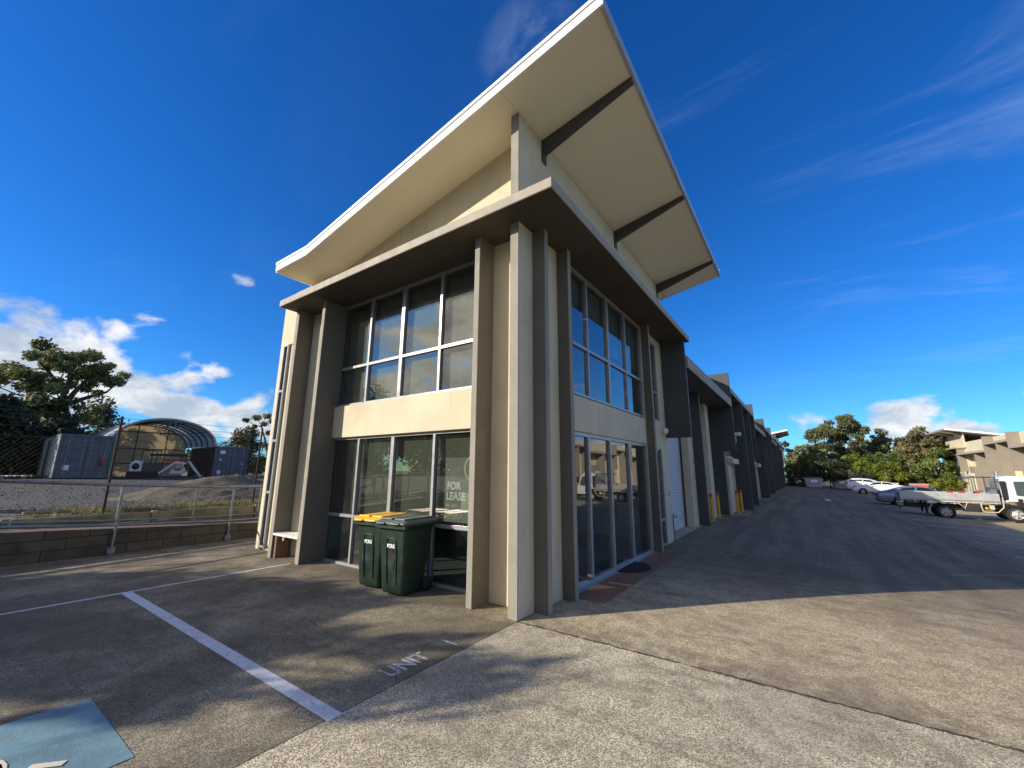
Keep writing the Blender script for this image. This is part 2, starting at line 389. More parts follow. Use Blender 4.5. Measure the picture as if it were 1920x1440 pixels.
def grid(mb, xs, ys, f):
    n = len(xs); vs = [(x, y, f(x, y)) for y in ys for x in xs]
    fs = [(j*n+i, j*n+i+1, (j+1)*n+i+1, (j+1)*n+i) for j in range(len(ys)-1) for i in range(n-1)]
    return mb.add(vs, fs, True)
def fr(a, b, st):
    n = max(1, int(round((b-a)/st))); return [a+(b-a)*i/n for i in range(n+1)]
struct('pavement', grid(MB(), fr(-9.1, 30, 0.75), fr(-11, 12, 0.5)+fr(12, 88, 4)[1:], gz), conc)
grassm = mat('rough_grass', (0.11, 0.115, 0.04), 0.95, var=0.4, vscale=1.5, dirt=(0.20, 0.165, 0.08), dscale=0.25, bump=0.6, bscale=8)
struct('grass_ground', grid(MB(), fr(-10.55, 33, 3)+[80, 300, 900], [-700, -200, -60, -30]+fr(-14, 90, 4)+[200, 900], lambda x, y: gz(x, y)-0.14), grassm)
def yard_mat():
    m = bpy.data.materials.new('yard_gravel'); m.use_nodes = True
    t = NT(m.node_tree); b = t.n['Principled BSDF']; tc = t.new('ShaderNodeTexCoord').outputs['Object']
    s = t.new('ShaderNodeSeparateXYZ'); t.l.new(tc, s.inputs[0])
    vo = t.new('ShaderNodeTexVoronoi'); t.l.new(tc, vo.inputs['Vector']); vo.inputs['Scale'].default_value = 11
    sc = t.new('ShaderNodeSeparateColor'); t.l.new(vo.outputs['Color'], sc.inputs[0])
    c = t.mix(sc.outputs[0], (0.018, 0.016, 0.014), (0.115, 0.104, 0.09))
    c = t.mix(t.mr(t.noise(tc, 0.6, 5, 0.6), 0.45, 0.7, 0, .6), c, (0.085, 0.078, 0.07))
    edge = t.m('MULTIPLY', t.mr(s.outputs[0], -13.4, -11.0), t.mr(t.noise(tc, 2.2, 6, 0.7), 0.38, 0.58))
    c = t.mix(t.m('MULTIPLY', edge, 0.8), c, t.mix(t.noise(tc, 30, 2), (0.10, 0.11, 0.03), (0.33, 0.29, 0.12)))
    farg = t.mr(s.outputs[0], -46, -52)
    c = t.mix(farg, c, t.mix(t.noise(tc, 0.5, 5), (0.16, 0.17, 0.05), (0.36, 0.32, 0.15)))
    t.put(b.inputs['Base Color'], c); b.inputs['Roughness'].default_value = 0.95
    bp = t.new('ShaderNodeBump'); bp.inputs['Strength'].default_value = 0.9; bp.inputs['Distance'].default_value = 0.04
    t.put(bp.inputs['Height'], t.m('ADD', sc.outputs[0], t.noise(tc, 3, 4))); t.l.new(bp.outputs[0], b.inputs['Normal'])
    return m
yardm = yard_mat()
def yz(x, y):
    t = min(max((-10.6-x)/22.0, 0), 1)
    z = 0.70+0.44*t
    return z+0.025*math.sin(x*2.1+y)*math.sin(y*1.7-x*.6)*(1 if x > -30 else 0)
struct('gravel_yard', grid(MB(), [-700, -300, -120, -70]+fr(-56, -32, 2)+fr(-32, -10.55, 0.5)[1:], [-300, -60, -30]+fr(-16, 26, 0.75)+[40, 80, 200, 600], yz), yardm)

# painted markings (sheets a few millimetres above the paving)
paintw = mat('worn_white_line_paint', (0.70, 0.71, 0.72), 0.7, var=0.08, vscale=8, dirt=(0.30, 0.27, 0.22), dscale=9, bump=0.4, bscale=90)
def chip(m, amount, under=(.33, .27, .19)):
    t = NT(m.node_tree); b = t.n['Principled BSDF']; tc = t.new('ShaderNodeTexCoord').outputs['Object']
    old = b.inputs['Base Color'].links[0].from_socket
    n_ = t.m('ADD', t.m('MULTIPLY', t.noise(tc, 42, 5, 0.75), 0.6), t.m('MULTIPLY', t.noise(tc, 5.0, 4, 0.6), 0.4))
    t.put(b.inputs['Base Color'], t.mix(t.mr(n_, 0.60-amount, 0.64-amount, 0, .85), old, under))
chip(paintw, 0.035)
def strip(name, x0, x1, y0, y1, m=paintw, h=0.004, st=1.0):
    mb = MB(); xs = fr(x0, x1, st) if x1-x0 > st else [x0, x1]; ys = fr(y0, y1, st) if y1-y0 > st else [y0, y1]
    # sits on the paving mesh's own facets
    grid(mb, xs, ys, lambda x, y: gz(x, y)+h)
    return struct(name, mb, m)
strip('bay_line', -5.20, 0.03, -2.435, -2.315)
strip('bay_edge_line', -5.255, -5.195, -9.0, -0.02)
for yy, xa, xb in ((21.1, 7.0, 12.5), (18.45, 7.16, 12.5), (15.8, 7.27, 12.5), (13.15, 7.43, 12.5), (10.5, 7.5, 12.5), (23.7, 7.0, 12.5), (31.8, 6.9, 12.5), (39.7, 6.9, 12.5)):
    strip('parking_line', xa, xb, yy-0.05, yy+0.05, h=0.012, st=0.5)
strip('road_dash', 4.0, 4.35, 34.2, 36.6, h=0.012)
bluem = mat('faded_blue_paint', (0.165, 0.29, 0.325), 0.7, var=0.22, vscale=3.2, dirt=(0.30, 0.36, 0.36), dscale=9, bump=0.35, bscale=90)
chip(bluem, 0.03, (.20, .19, .155))
strip('accessible_bay_panel', -1.76, -0.60, -4.55, -3.335, bluem)
# wheelchair symbol of the accessible bay: mostly outside the frame
ws = MB(); zz = 0.009
def arcstrip(mb, c, ra, rb, a0, a1, n=18):
    vs = []
    for i in range(n+1):
        a = a0+(a1-a0)*i/n
        vs += [(c[0]+ra*math.cos(a), c[1]+ra*math.sin(a), zz), (c[0]+rb*math.cos(a), c[1]+rb*math.sin(a), zz)]
    mb.add(vs, [(2*i, 2*i+1, 2*i+3, 2*i+2) for i in range(n)])
arcstrip(ws, (-1.12, -4.06), 0.20, 0.26, R(60), R(330))
def seg2(mb, a, b, wd):
    a, b = Vector((*a, zz)), Vector((*b, zz)); q = (b-a).normalized().cross(Vector((0, 0, 1)))*wd/2
    mb.add([a-q, b-q, b+q, a+q], [(0, 1, 2, 3)])
seg2(ws, (-0.98, -3.73), (-0.86, -3.60), 0.05); seg2(ws, (-1.12, -3.82), (-1.12, -4.05), 0.07); seg2(ws, (-1.12, -4.08), (-0.88, -4.12), 0.06)
struct('accessible_symbol', ws, mat('cream_line_paint', (0.75, 0.66, 0.48), 0.7, var=0.1, vscale=9))
tx = frame_m((-0.125, -1.76, 0.003), (0, 1, 0), (-1, 0, 0))
stencil = mat('stencil_paint', (0.60, 0.60, 0.59), 0.75, var=0.2, vscale=14, dirt=(0.22, 0.20, 0.17), dscale=16, bump=0.3, bscale=90)
chip(stencil, 0.085, (.17, .145, .11))
tag(text_mesh('bay_lettering', 'UNIT', 0.27, stencil, tx, bold=0.006, depth=0.0005, xs=0.78), kind='structure')
tx = frame_m((-0.125, -0.98, 0.003), (0, 1, 0), (-1, 0, 0))
tag(text_mesh('bay_number', '1', 0.27, stencil, tx, bold=0.006, depth=0.0005, xs=0.85), kind='structure')
tilem = mat('terracotta_pavers', (0.33, 0.165, 0.09), 0.8, var=0.12, vscale=3, bump=0.2, bscale=50, dirt=(0.2, 0.12, 0.075), dscale=2)
tb = MB(); tb.box(0.06, 0.585, 1.24, 5.36, 0.0, 0.008); struct('entry_paving', tb, tilem)
st = MB(); st.box(0.0, 0.10, 1.20, 5.385, 0.0, 0.012)

# ------------------------------------------------------------------ corner office
def corner_office(root, detail=True, grey=greyp, dgrey=None, fascia=fasc, soffdm=soffd, mir=None):
    """units along +y on x=0 facing +x, gable front on y=0 facing -y. mir: mirror y about this value"""
    dgrey = dgrey or MATS["fin_side_paint"]
    def B(): return MB()
    def put(mb, name, m, parent=root, **kw):
        if mir is not None:
            mb.v = [(x, mir-y, z) for x, y, z in mb.v]; mb.f = [f[::-1] for f in mb.f]
        return mb.build(name, m, parent, **kw)
    T = 0.12
    # walls
    b = B()
    b.box(-5.15, -0.80, 0.43, 0.62, 2.40, 3.05)                   # band between the two front windows
    b.box(-0.74, -0.14, 0.36, 0.62, 0.0, 5.34); b.box(-0.80, -0.742, 0.595, 0.62, 0.0, 5.34); b.box(-5.10, -5.05, 0.621, 0.64, 0.0, 5.34)                    # recess beside the corner fin
    b.box(-6.10, -5.08, 0.36, 0.62, 0.0, 5.34)                    # recess beside the left window
    b.box(-0.14, 0.0, 0.012, 0.62, 0.0, 5.34)                     # corner pier, side toward the driveway
    b.box(-0.12, 0.03, 0.62, 1.20, 0.0, 5.34)
    b.box(-0.12, 0.03, 1.20, 5.40, 2.40, 3.0)                     # band over the entrance
    b.box(-0.12, 0.03, 5.38, 5.98, 0.0, 5.34)
    b.box(-0.12, 0.03, 6.62, 7.22, 0.0, 5.34)
    b.box(-0.12, 0.03, 5.98, 6.62, 2.36, 3.05); b.box(-0.12, 0.03, 5.98, 6.62, 5.15, 5.34)
    b.box(-7.42, -7.22, 0.30, 0.62, 0.0, 4.76); b.box(-7.42, -6.08, 0.30, 0.62, 4.76, 6.0)   # panel past the left fin
    b.box(-6.98, -6.14, 0.33, 0.62, 0.0, 4.76)
    b.box(-7.22, -6.98, 0.36, 0.62, 0.0, 0.06)
    b.box(-7.42, -7.25, 0.62, 7.2, 0.0, 6.0)                      # far side wall
    b.box(-7.25, -0.125, 7.06, 7.2, 0.0, 6.0)
    put(b, 'wall', cream, bevel=0.006)
    gx = lambda x: 7.24+0.196*x if x > -5.14 else 7.24-0.196*5.14
    b = B(); b.extr([(-7.2, 5.49), (-0.14, 5.49), (-0.14, gx(-.14)-0.004), (-5.14, gx(-5.14)-.004), (-7.2, gx(-6)-.004)], 1, 0.43, 0.60)
    b.box(-0.12, 0.0, 0.012, 7.62, 5.492, gx(-.12)-0.004)
    put(b, 'upper_wall', cream)
    # fins
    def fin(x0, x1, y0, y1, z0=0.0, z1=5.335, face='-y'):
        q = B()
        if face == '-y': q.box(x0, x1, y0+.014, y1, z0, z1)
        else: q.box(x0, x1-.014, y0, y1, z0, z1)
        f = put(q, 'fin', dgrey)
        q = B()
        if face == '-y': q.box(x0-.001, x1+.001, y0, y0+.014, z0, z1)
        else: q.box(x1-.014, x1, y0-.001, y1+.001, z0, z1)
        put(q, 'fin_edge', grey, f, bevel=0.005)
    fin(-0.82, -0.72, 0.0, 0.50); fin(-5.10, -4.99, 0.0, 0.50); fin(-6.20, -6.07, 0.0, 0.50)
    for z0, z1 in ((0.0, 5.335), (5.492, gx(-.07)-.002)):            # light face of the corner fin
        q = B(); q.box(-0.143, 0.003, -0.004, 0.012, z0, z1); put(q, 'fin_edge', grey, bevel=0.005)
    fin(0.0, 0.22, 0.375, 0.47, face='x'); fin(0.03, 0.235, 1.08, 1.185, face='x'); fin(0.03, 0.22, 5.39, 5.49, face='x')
    # canopy slab round the corner
    q = B()
    q.add([(-6.27,-0.37,5.34),(0.765,-0.37,5.34),(0.765,7.45,5.34),(-0.05,7.45,5.34),(-0.05,0.43,5.34),(-6.27,0.43,5.34),
           (-6.27,-0.37,5.49),(0.765,-0.37,5.49),(0.765,7.45,5.49),(-0.05,7.45,5.49),(-0.05,0.43,5.49),(-6.27,0.43,5.49)],
          [(5,4,3,2,1,0),(6,7,8,9,10,11),(0,1,7,6),(1,2,8,7),(2,3,9,8),(3,4,10,9),(4,5,11,10),(5,0,6,11)])
    ca = put(q, 'canopy', fascia, bevel=0.008)
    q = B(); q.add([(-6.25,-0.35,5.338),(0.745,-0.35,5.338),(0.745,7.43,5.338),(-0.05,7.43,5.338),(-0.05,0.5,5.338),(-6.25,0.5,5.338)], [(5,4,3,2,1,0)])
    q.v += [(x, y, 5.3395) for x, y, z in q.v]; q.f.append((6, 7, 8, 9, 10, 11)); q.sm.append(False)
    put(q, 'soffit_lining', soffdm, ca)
    # hanging blade at the far end of the canopy
    q = B(); q.box(0.0, 0.67, 7.12, 7.24, 2.66, 5.335); put(q, 'hanging_blade', charc if detail else grey, bevel=0.008)
    # butterfly roof
    prof = [(-6.42, gx(-6)), (-5.14, gx(-5.14)), (1.56, gx(1.56))]
    q = B(); q.extr(prof+[(x, z+0.02) for x, z in prof[::-1]], 1, -0.44, 8.44); rf = put(q, 'roof_soffit', soff)
    q = B(); q.extr([(x, z+0.021) for x, z in prof]+[(x, z+0.17) for x, z in prof[::-1]], 1, -0.43, 8.43); put(q, 'roof_sheeting', roofm)
    pf = [(-6.45, gx(-6)), (-5.14, gx(-5.14)), (1.60, gx(1.6))]
    q = B()
    for (y0, y1) in ((-0.47, -0.44), (8.44, 8.47)):
        q.extr([(x, z-0.012) for x, z in pf]+[(x, z+0.135) for x, z in pf[::-1]], 1, y0, y1)
    for (y0, y1) in ((-0.485, -0.44), (8.44, 8.485)):
        q.extr([(x, z+0.14) for x, z in pf]+[(x, z+0.20) for x, z in pf[::-1]], 1, y0, y1)
    q.box(-6.50, -6.42, -0.44, 8.44, gx(-6)-0.02, gx(-6)+0.19)
    put(q, 'fascia', white)
    q = B(); q.box(1.56, 1.60, -0.44, 8.44, gx(1.57)-0.02, gx(1.57)+0.16); put(q, 'edge_gutter', roofm)
    # outrigger beams, deep at the wall and thin at the tip
    for yc in (0.745, 4.0, 7.36):
        q = B(); q.extr([(0.0, gx(0)-0.26), (0.0, gx(0)-0.001), (1.56, gx(1.56)-0.001), (1.56, gx(1.56)-0.06)], 1, yc-0.05, yc+0.05)
        q.box(0.001, 0.02, yc-0.07, yc+0.07, gx(0)-0.42, gx(0)-0.01)
        put(q, 'roof_beam', steeld)
    # soffit sheet joints
    # windows
    def window(name, axis, plane, u0, u1, z0, z1, us, zs, glass, blinds=None, bar=0.042, thick=(), pdoor=False):
        """axis 'y': window in the plane y=plane spanning x; axis 'x': plane x=plane spanning y"""
        s_ = 1 if axis == 'y' else -1
        def bx(mb, a0, a1, c0, c1, t0, t1):
            if axis == 'y': mb.box(a0, a1, plane+t0, plane+t1, c0, c1)
            else: mb.box(plane-t1, plane-t0, a0, a1, c0, c1)
        f = B()
        bx(f, u0, u0+bar, z0, z1, 0, .09); bx(f, u1-bar, u1, z0, z1, 0, .09)
        bx(f, u0+bar, u1-bar, z0, z0+bar, 0, .09); bx(f, u0+bar, u1-bar, z1-bar, z1, 0, .09)
        for i, uu in enumerate(us):
            wd = bar*(1.0 if i in thick else 0.6); bx(f, uu-wd, uu+wd, z0+bar, z1-bar, -.002, .088)
        cuts = [u0+bar]+list(us)+[u1-bar]
        for zq in zs:
            for i in range(len(cuts)-1):
                bx(f, cuts[i]+(0.0 if i == 0 else bar*.6), cuts[i+1]-(0.0 if i == len(cuts)-2 else bar*.6), zq-.026, zq+.026, 0.002, .086)
        wn = put(f, name, alu)
        zz_ = [z0+bar]+list(zs)+[z1-bar]
        for i in range(len(cuts)-1):
            for j in range(len(zz_)-1):
                p = B(); bx(p, cuts[i], cuts[i+1], zz_[j], zz_[j+1], .04, .046); put(p, 'pane', glass, wn)
        if blinds:
            for i in range(len(cuts)-1):
                a0, a1, c0, c1, mm = blinds(i, cuts[i], cuts[i+1])
                if a1 > a0:
                    p = B(); bx(p, a0, a1, c0, c1, .14, .148); bx(p, a0, a1, c0-.025, c0, .135, .153); put(p, 'blind', mm, wn)
        return wn
    if detail:
        window('window', 'y', 0.50, -5.08, -0.78, 0.0, 2.40, (-4.15, -3.12, -2.05), (0.89,), gl_front,
               lambda i, a, b: (a-(.04 if i == 0 else -.006), b+(.035 if i == 3 else -.006), 0.98, 2.34, blind_m), thick=(1,))
        window('window', 'y', 0.50, -5.08, -0.78, 3.06, 5.33, (-4.06, -3.05, -2.02), (3.88,), gl_front,
               lambda i, a, b: (a+.06, b-.06, 3.12, 5.2, blind_l), thick=(1,))
        window('window', 'x', 0.02, 1.20, 5.385, 3.02, 5.33, (2.25, 3.24, 4.27), (3.92,), gl_side,
               lambda i, a, b: (a+.05, b-.05, 4.75 if i < 2 else 4.2, 5.28, blind_l), thick=(1,))
        dn = window('sliding_door', 'x', 0.02, 1.20, 5.385, 0.0, 2.39, (2.15, 3.12, 4.17), (), gl_side, bar=0.06)
        h = B(); h.tube([(0.03, 3.21, 0.86), (0.06, 3.21, 0.88), (0.06, 3.21, 1.16), (0.03, 3.21, 1.18)], 0.012, 6); put(h, 'handle', blackp, dn)
        window('window', 'y', 0.272, -7.22, -6.985, 0.06, 4.76, (), (1.25, 2.42, 3.6), gl_slim, bar=0.04)
        window('window', 'x', 0.02, 5.98, 6.62, 3.05, 5.15, (), (3.8,), gl_side, bar=0.04)
        window('window', 'x', 0.02, 5.98, 6.62, 0.0, 2.36, (), (0.6,), gl_side, bar=0.04)
        # rooms behind the glass
        q = B(); q.box(-7.2, -0.13, 0.64, 7.05, -0.02, 0.015); q.box(-7.2, -0.13, 0.70, 7.05, 2.62, 2.66); put(q, 'interior_floor', carpet)
        q = B(); q.box(-5.95, -0.2, 6.95, 7.05, 0.015, 2.62); q.box(-6.05, -5.95, 0.7, 7.05, 0.015, 2.62); q.box(-5.95, -0.2, 6.95, 7.05, 2.66, 5.59)
        q.box(-6.05, -5.95, 0.7, 7.05, 2.66, 5.59); q.box(-7.2, -0.13, 0.64, 7.05, 5.6, 5.64); q.box(-2.9, -2.8, 3.2, 6.94, 0.015, 2.61)
        q.box(-3.95, -3.85, 3.2, 6.94, 0.015, 2.61)
        put(q, 'interior_wall', inter)
        q = B(); q.box(0.0, 0.10, 1.20, 5.385, 0.0, 0.012); put(q, 'sill', alu)
        # alarm siren, tap, downlight
        q = B(); q.lathe([(0.0, .0), (.05, .0), (.085, .03), (.085, .09), (.05, .13), (0.0, .14)], (0.03, 6.82, 2.83), (1, 0, -0.25), 14); put(q, 'alarm_siren', white)
        q = B(); q.tube([(0.03, 7.12, 0.0), (0.06, 7.12, 0.02), (0.06, 7.12, 0.62)], 0.012, 6); q.tube([(0.06, 7.12, .62), (.13, 7.12, .63), (.14, 7.12, .57)], .013, 6); q.box(.05, .09, 7.09, 7.15, .655, .67)
        put(q, 'garden_tap', steeld)
        q = B(); q.box(.031, .05, 6.98, 7.04, 1.15, 1.27); put(q, 'meter_plate', alu)
    else:
        for args in (('window', 'x', 0.02, 1.20, 5.385, 3.02, 5.33, (2.25, 3.24, 4.27), (3.92,), MATS['blank_glass']),
                     ('sliding_door', 'x', 0.02, 1.20, 5.385, 0.0, 2.39, (2.15, 3.12, 4.17), (), MATS['blank_glass']),
                     ('window', 'y', 0.50, -5.08, -0.78, 0.0, 2.40, (-4.15, -3.12, -2.05), (0.89,), MATS['blank_glass']),
                     ('window', 'y', 0.50, -5.08, -0.78, 3.06, 5.33, (-4.06, -3.05, -2.02), (3.88,), MATS['blank_glass']),
                     ('window', 'x', 0.02, 5.98, 6.62, 0.0, 2.36, (), (0.6,), MATS['blank_glass'])):
            window(*args, bar=0.05)
mat('blank_glass', (0.25, 0.28, 0.30), 0.06, 0.0, spec=0.9)

office = thing('corner_office', 'two storey cream and grey corner office under an upswept white edged roof, bins in front', 'building')
corner_office(office)

# ------------------------------------------------------------------ terrace of warehouse units
def roller(mb, x, y0, y1, z0, z1, pitch=0.085, d=0.028):
    z = z0; pts = []
    while z < z1-0.001:
        for k in range(4):
            zz_ = min(z+pitch*k/4, z1); pts.append((x+d*(0.5-0.5*math.cos(2*PI*k/4)), zz_))
        z += pitch
    pts.append((x, z1))
    vs = []
    for px_, pz in pts: vs += [(px_, y0, pz), (px_, y1, pz)]
    mb.add(vs, [(2*i, 2*i+1, 2*i+3, 2*i+2) for i in range(len(pts)-1)], True)
    mb.box(x-.03, x-.012, y0, y1, z0, z1)
def warehouse(root, L, zc, ct, paint, blades=(), doors=(), pdoor=None, hang=True, htop=6.1, depth=7.2, wallz=6.0, fin_x=0.72, soffdm=soffd, lipc=fasc):
    MB().box(-.62, -.46, 0.0, L, -0.6, zc+0.5).build('wall', cream, root)
    for (y0, y1) in doors: MB().box(-.458, -.12, y1+.02, y1+.72, -0.6, zc-.004).build('pier', cream, root, bevel=.01)
    MB().box(-depth, -depth+.15, 0, L, -0.6, 5.6).build('rear_wall', cream, root)
    b = MB(); b.box(-.60, -.10, 0.0, L-.13, zc+ct+.002, wallz); b.build('parapet', cream, root)
    b = MB(); b.box(-depth, -.62, 0, L, 5.62, 5.74); b.build('roof', roofm, root)
    b = MB(); b.box(-.45, .72, 0.02, L-.13, zc, zc+ct); cn = b.build('canopy', lipc, root, bevel=.008)
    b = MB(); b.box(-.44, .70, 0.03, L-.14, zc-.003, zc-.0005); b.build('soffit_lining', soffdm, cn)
    for (y, x1) in blades:
        b = MB(); b.box(-.45, x1, y-.06, y+.06, -0.6, zc-.004); b.build('blade', paint, root, bevel=.008)
    if hang:
        b = MB(); b.box(-.61, .70, L-.12, L, 2.65, htop); b.build('hanging_blade', paint, root, bevel=.008)
        b = MB(); b.box(-.61, .20, L-.12, L, -0.6, 2.648); b.build('blade', paint, root, bevel=.008)
    for (y0, y1) in doors:
        b = MB(); roller(b, -.44, y0, y1, 0.0, zc-.1); dr = b.build('roller_door', doorw, root)
        MB().box(-.45, -.36, y0-.07, y0-.005, 0, zc-.05).build('door_track', steeld, dr); MB().box(-.45, -.36, y1+.005, y1+.02, 0, zc-.05).build('door_track', steeld, dr)
    if pdoor is not None:
        y0, y1, shutter = pdoor
        b = MB(); b.box(-.45, .20, y0-.02, y1+.05, -0.6, 3.2); b.build('blade', paint, root)
        b = MB(); b.box(.2005, .30, y0, y0+.16, -.04, 2.46); b.box(.2005, .30, y1-.10, y1, -.04, 2.46); b.box(.2005, .30, y0+.16, y1-.10, 2.14, 2.46)
        f = b.build('entry_door', cream, root)
        b = MB()
        if shutter: roller(b, .205, y0+.16, y1-.10, 0, 2.14, 0.06, 0.018)
        else: b.box(.202, .22, y0+.16, y1-.10, 0, 2.14)
        b.build('door_leaf', doorc if shutter else MATS['blank_glass'], f)
        b = MB(); b.box(.30, .52, y0+.12, y1+.02, 2.13, 2.36); b.build('shutter_box', doorc, f, bevel=.02)
        b = MB(); b.box(.20, .85, y0-.3, y1+.3, -.3, 0.0); b.build('step', mat('step_concrete', (.30, .24, .16), .9, var=.15), root)

H = [7.24, 15.7, 26.0, 34.9, 43.2, 52.0, 58.4, 65.4]
words = ['nearest the corner office', 'second past the corner office', 'third past the corner office', 'fourth past the corner office', 'fifth past the corner office', 'sixth past the corner office', 'last before the far end roof']
conf = [ # zc, ct, blades, doors, personnel door
    (4.56, .34, [(3.95, .20)], [(.45, 3.2), (4.15, 6.65)], None),
    (5.22, .22, [(3.55, .75), (7.1, .72)], [(4.1, 6.6)], (0.05, 1.95, True)),
    (4.56, .30, [(5.2, .75)], [(5.6, 8.2)], (2.2, 3.6, False)),
    (5.22, .22, [(3.7, .75)], [(.6, 3.4)], (4.6, 5.8, False)),
    (4.70, .30, [(4.0, .75)], [(.5, 3.4), (4.4, 7.4)], None),
    (5.22, .22, [(3.0, .75)], [(.4, 2.6)], None),
    (4.70, .30, [(3.5, .75)], [(.5, 3.2), (3.9, 6.4)], None)]
for i, (zc, ct, bl, dr, pd) in enumerate(conf):
    u = thing('warehouse_unit', 'shaded charcoal warehouse unit, '+words[i], 'building', (0, H[i], 0), 0, 'shaded terrace units along the driveway')
    warehouse(u, H[i+1]-H[i], zc, ct, charc, bl, dr, pd)
endu = thing('end_office', 'far end office of the shaded left terrace with its upswept roof over the driveway', 'building', (0, 65.41, 0), 0)
corner_office(endu, False, charc, charc, fasc, soffd, mir=8.0)

# far terrace across the driveway: the same row turned half round
XR, YR, ZR = 18.8, 73.85, -0.62
grey2 = mat('grey_blade_paint', (0.27, 0.235, 0.185), 0.85, var=0.07, vscale=1.5, bump=0.1, bscale=60)
e2 = thing('end_office', 'sunlit end office of the right hand terrace with flared white roof beyond the truck', 'building', (XR, YR, ZR), PI)
corner_office(e2, False, grey2, grey2, fasc, soffd)
H2 = [7.24, 16.6, 22.8, 31.6, 40.4, 49.2]
w2 = ['next to its flared end', 'second from its flared end', 'third from its flared end behind the truck', 'fourth from its flared end', 'fifth from its flared end']
c2 = [(4.56, .22, [(5.6, .6)], [(6.2, 8.6)], (1.2, 2.6, False)), (5.25, .22, [(3.2, .68)], [(.5, 2.6)], None), (4.62, .30, [(4.4, .7)], [(.6, 3.4)], (5.0, 6.2, True)),
      (5.25, .22, [(3.0, .7)], [(3.6, 6.6)], None), (4.62, .30, [(4.0, .7)], [(.6, 3.4)], None)]
for i, (zc, ct, bl, dr, pd) in enumerate(c2):
    u = thing('warehouse_unit', 'sunlit cream and grey unit on the right, '+w2[i], 'building', (XR, YR-H2[i], ZR), PI, 'sunlit terrace units on the right')
    warehouse(u, H2[i+1]-H2[i], zc, ct, grey2, bl, dr, pd, wallz=6.05)

# ------------------------------------------------------------------ bollards
def bollard(x, y, label, first=[None]):
    if first[0] is None:
        t = thing('bollard', label, 'bollard', (x, y, gz(x, y)), 0, 'yellow bollards beside the roller doors')
        MB().lathe([(.055, 0.012), (.055, .93), (.048, .955), (0, .965)], (0, 0, 0), n=16).build('post', yellow, t)
        MB().lathe([(.058, .86), (.058, .955), (.05, .975), (0, .985)], (0, 0, 0), n=16).build('cap', redp, t)
        MB().box(-.1, .1, -.1, .1, 0, .012).build('base_plate', yellow, t)
        first[0] = t
    else:
        t = dup(first[0]); t['label'] = label; t.location = (x, y, gz(x, y))
bollard(0.02, 12.75, 'yellow bollard with red cap nearest the corner office')
bollard(0.05, 14.0, 'yellow bollard with red cap standing second along the shaded doors')
bollard(0.42, 16.6, 'yellow bollard on the near side of the cream shuttered door step')
bollard(0.46, 17.55, 'yellow bollard with red cap farthest along, at the far end of the entry step')

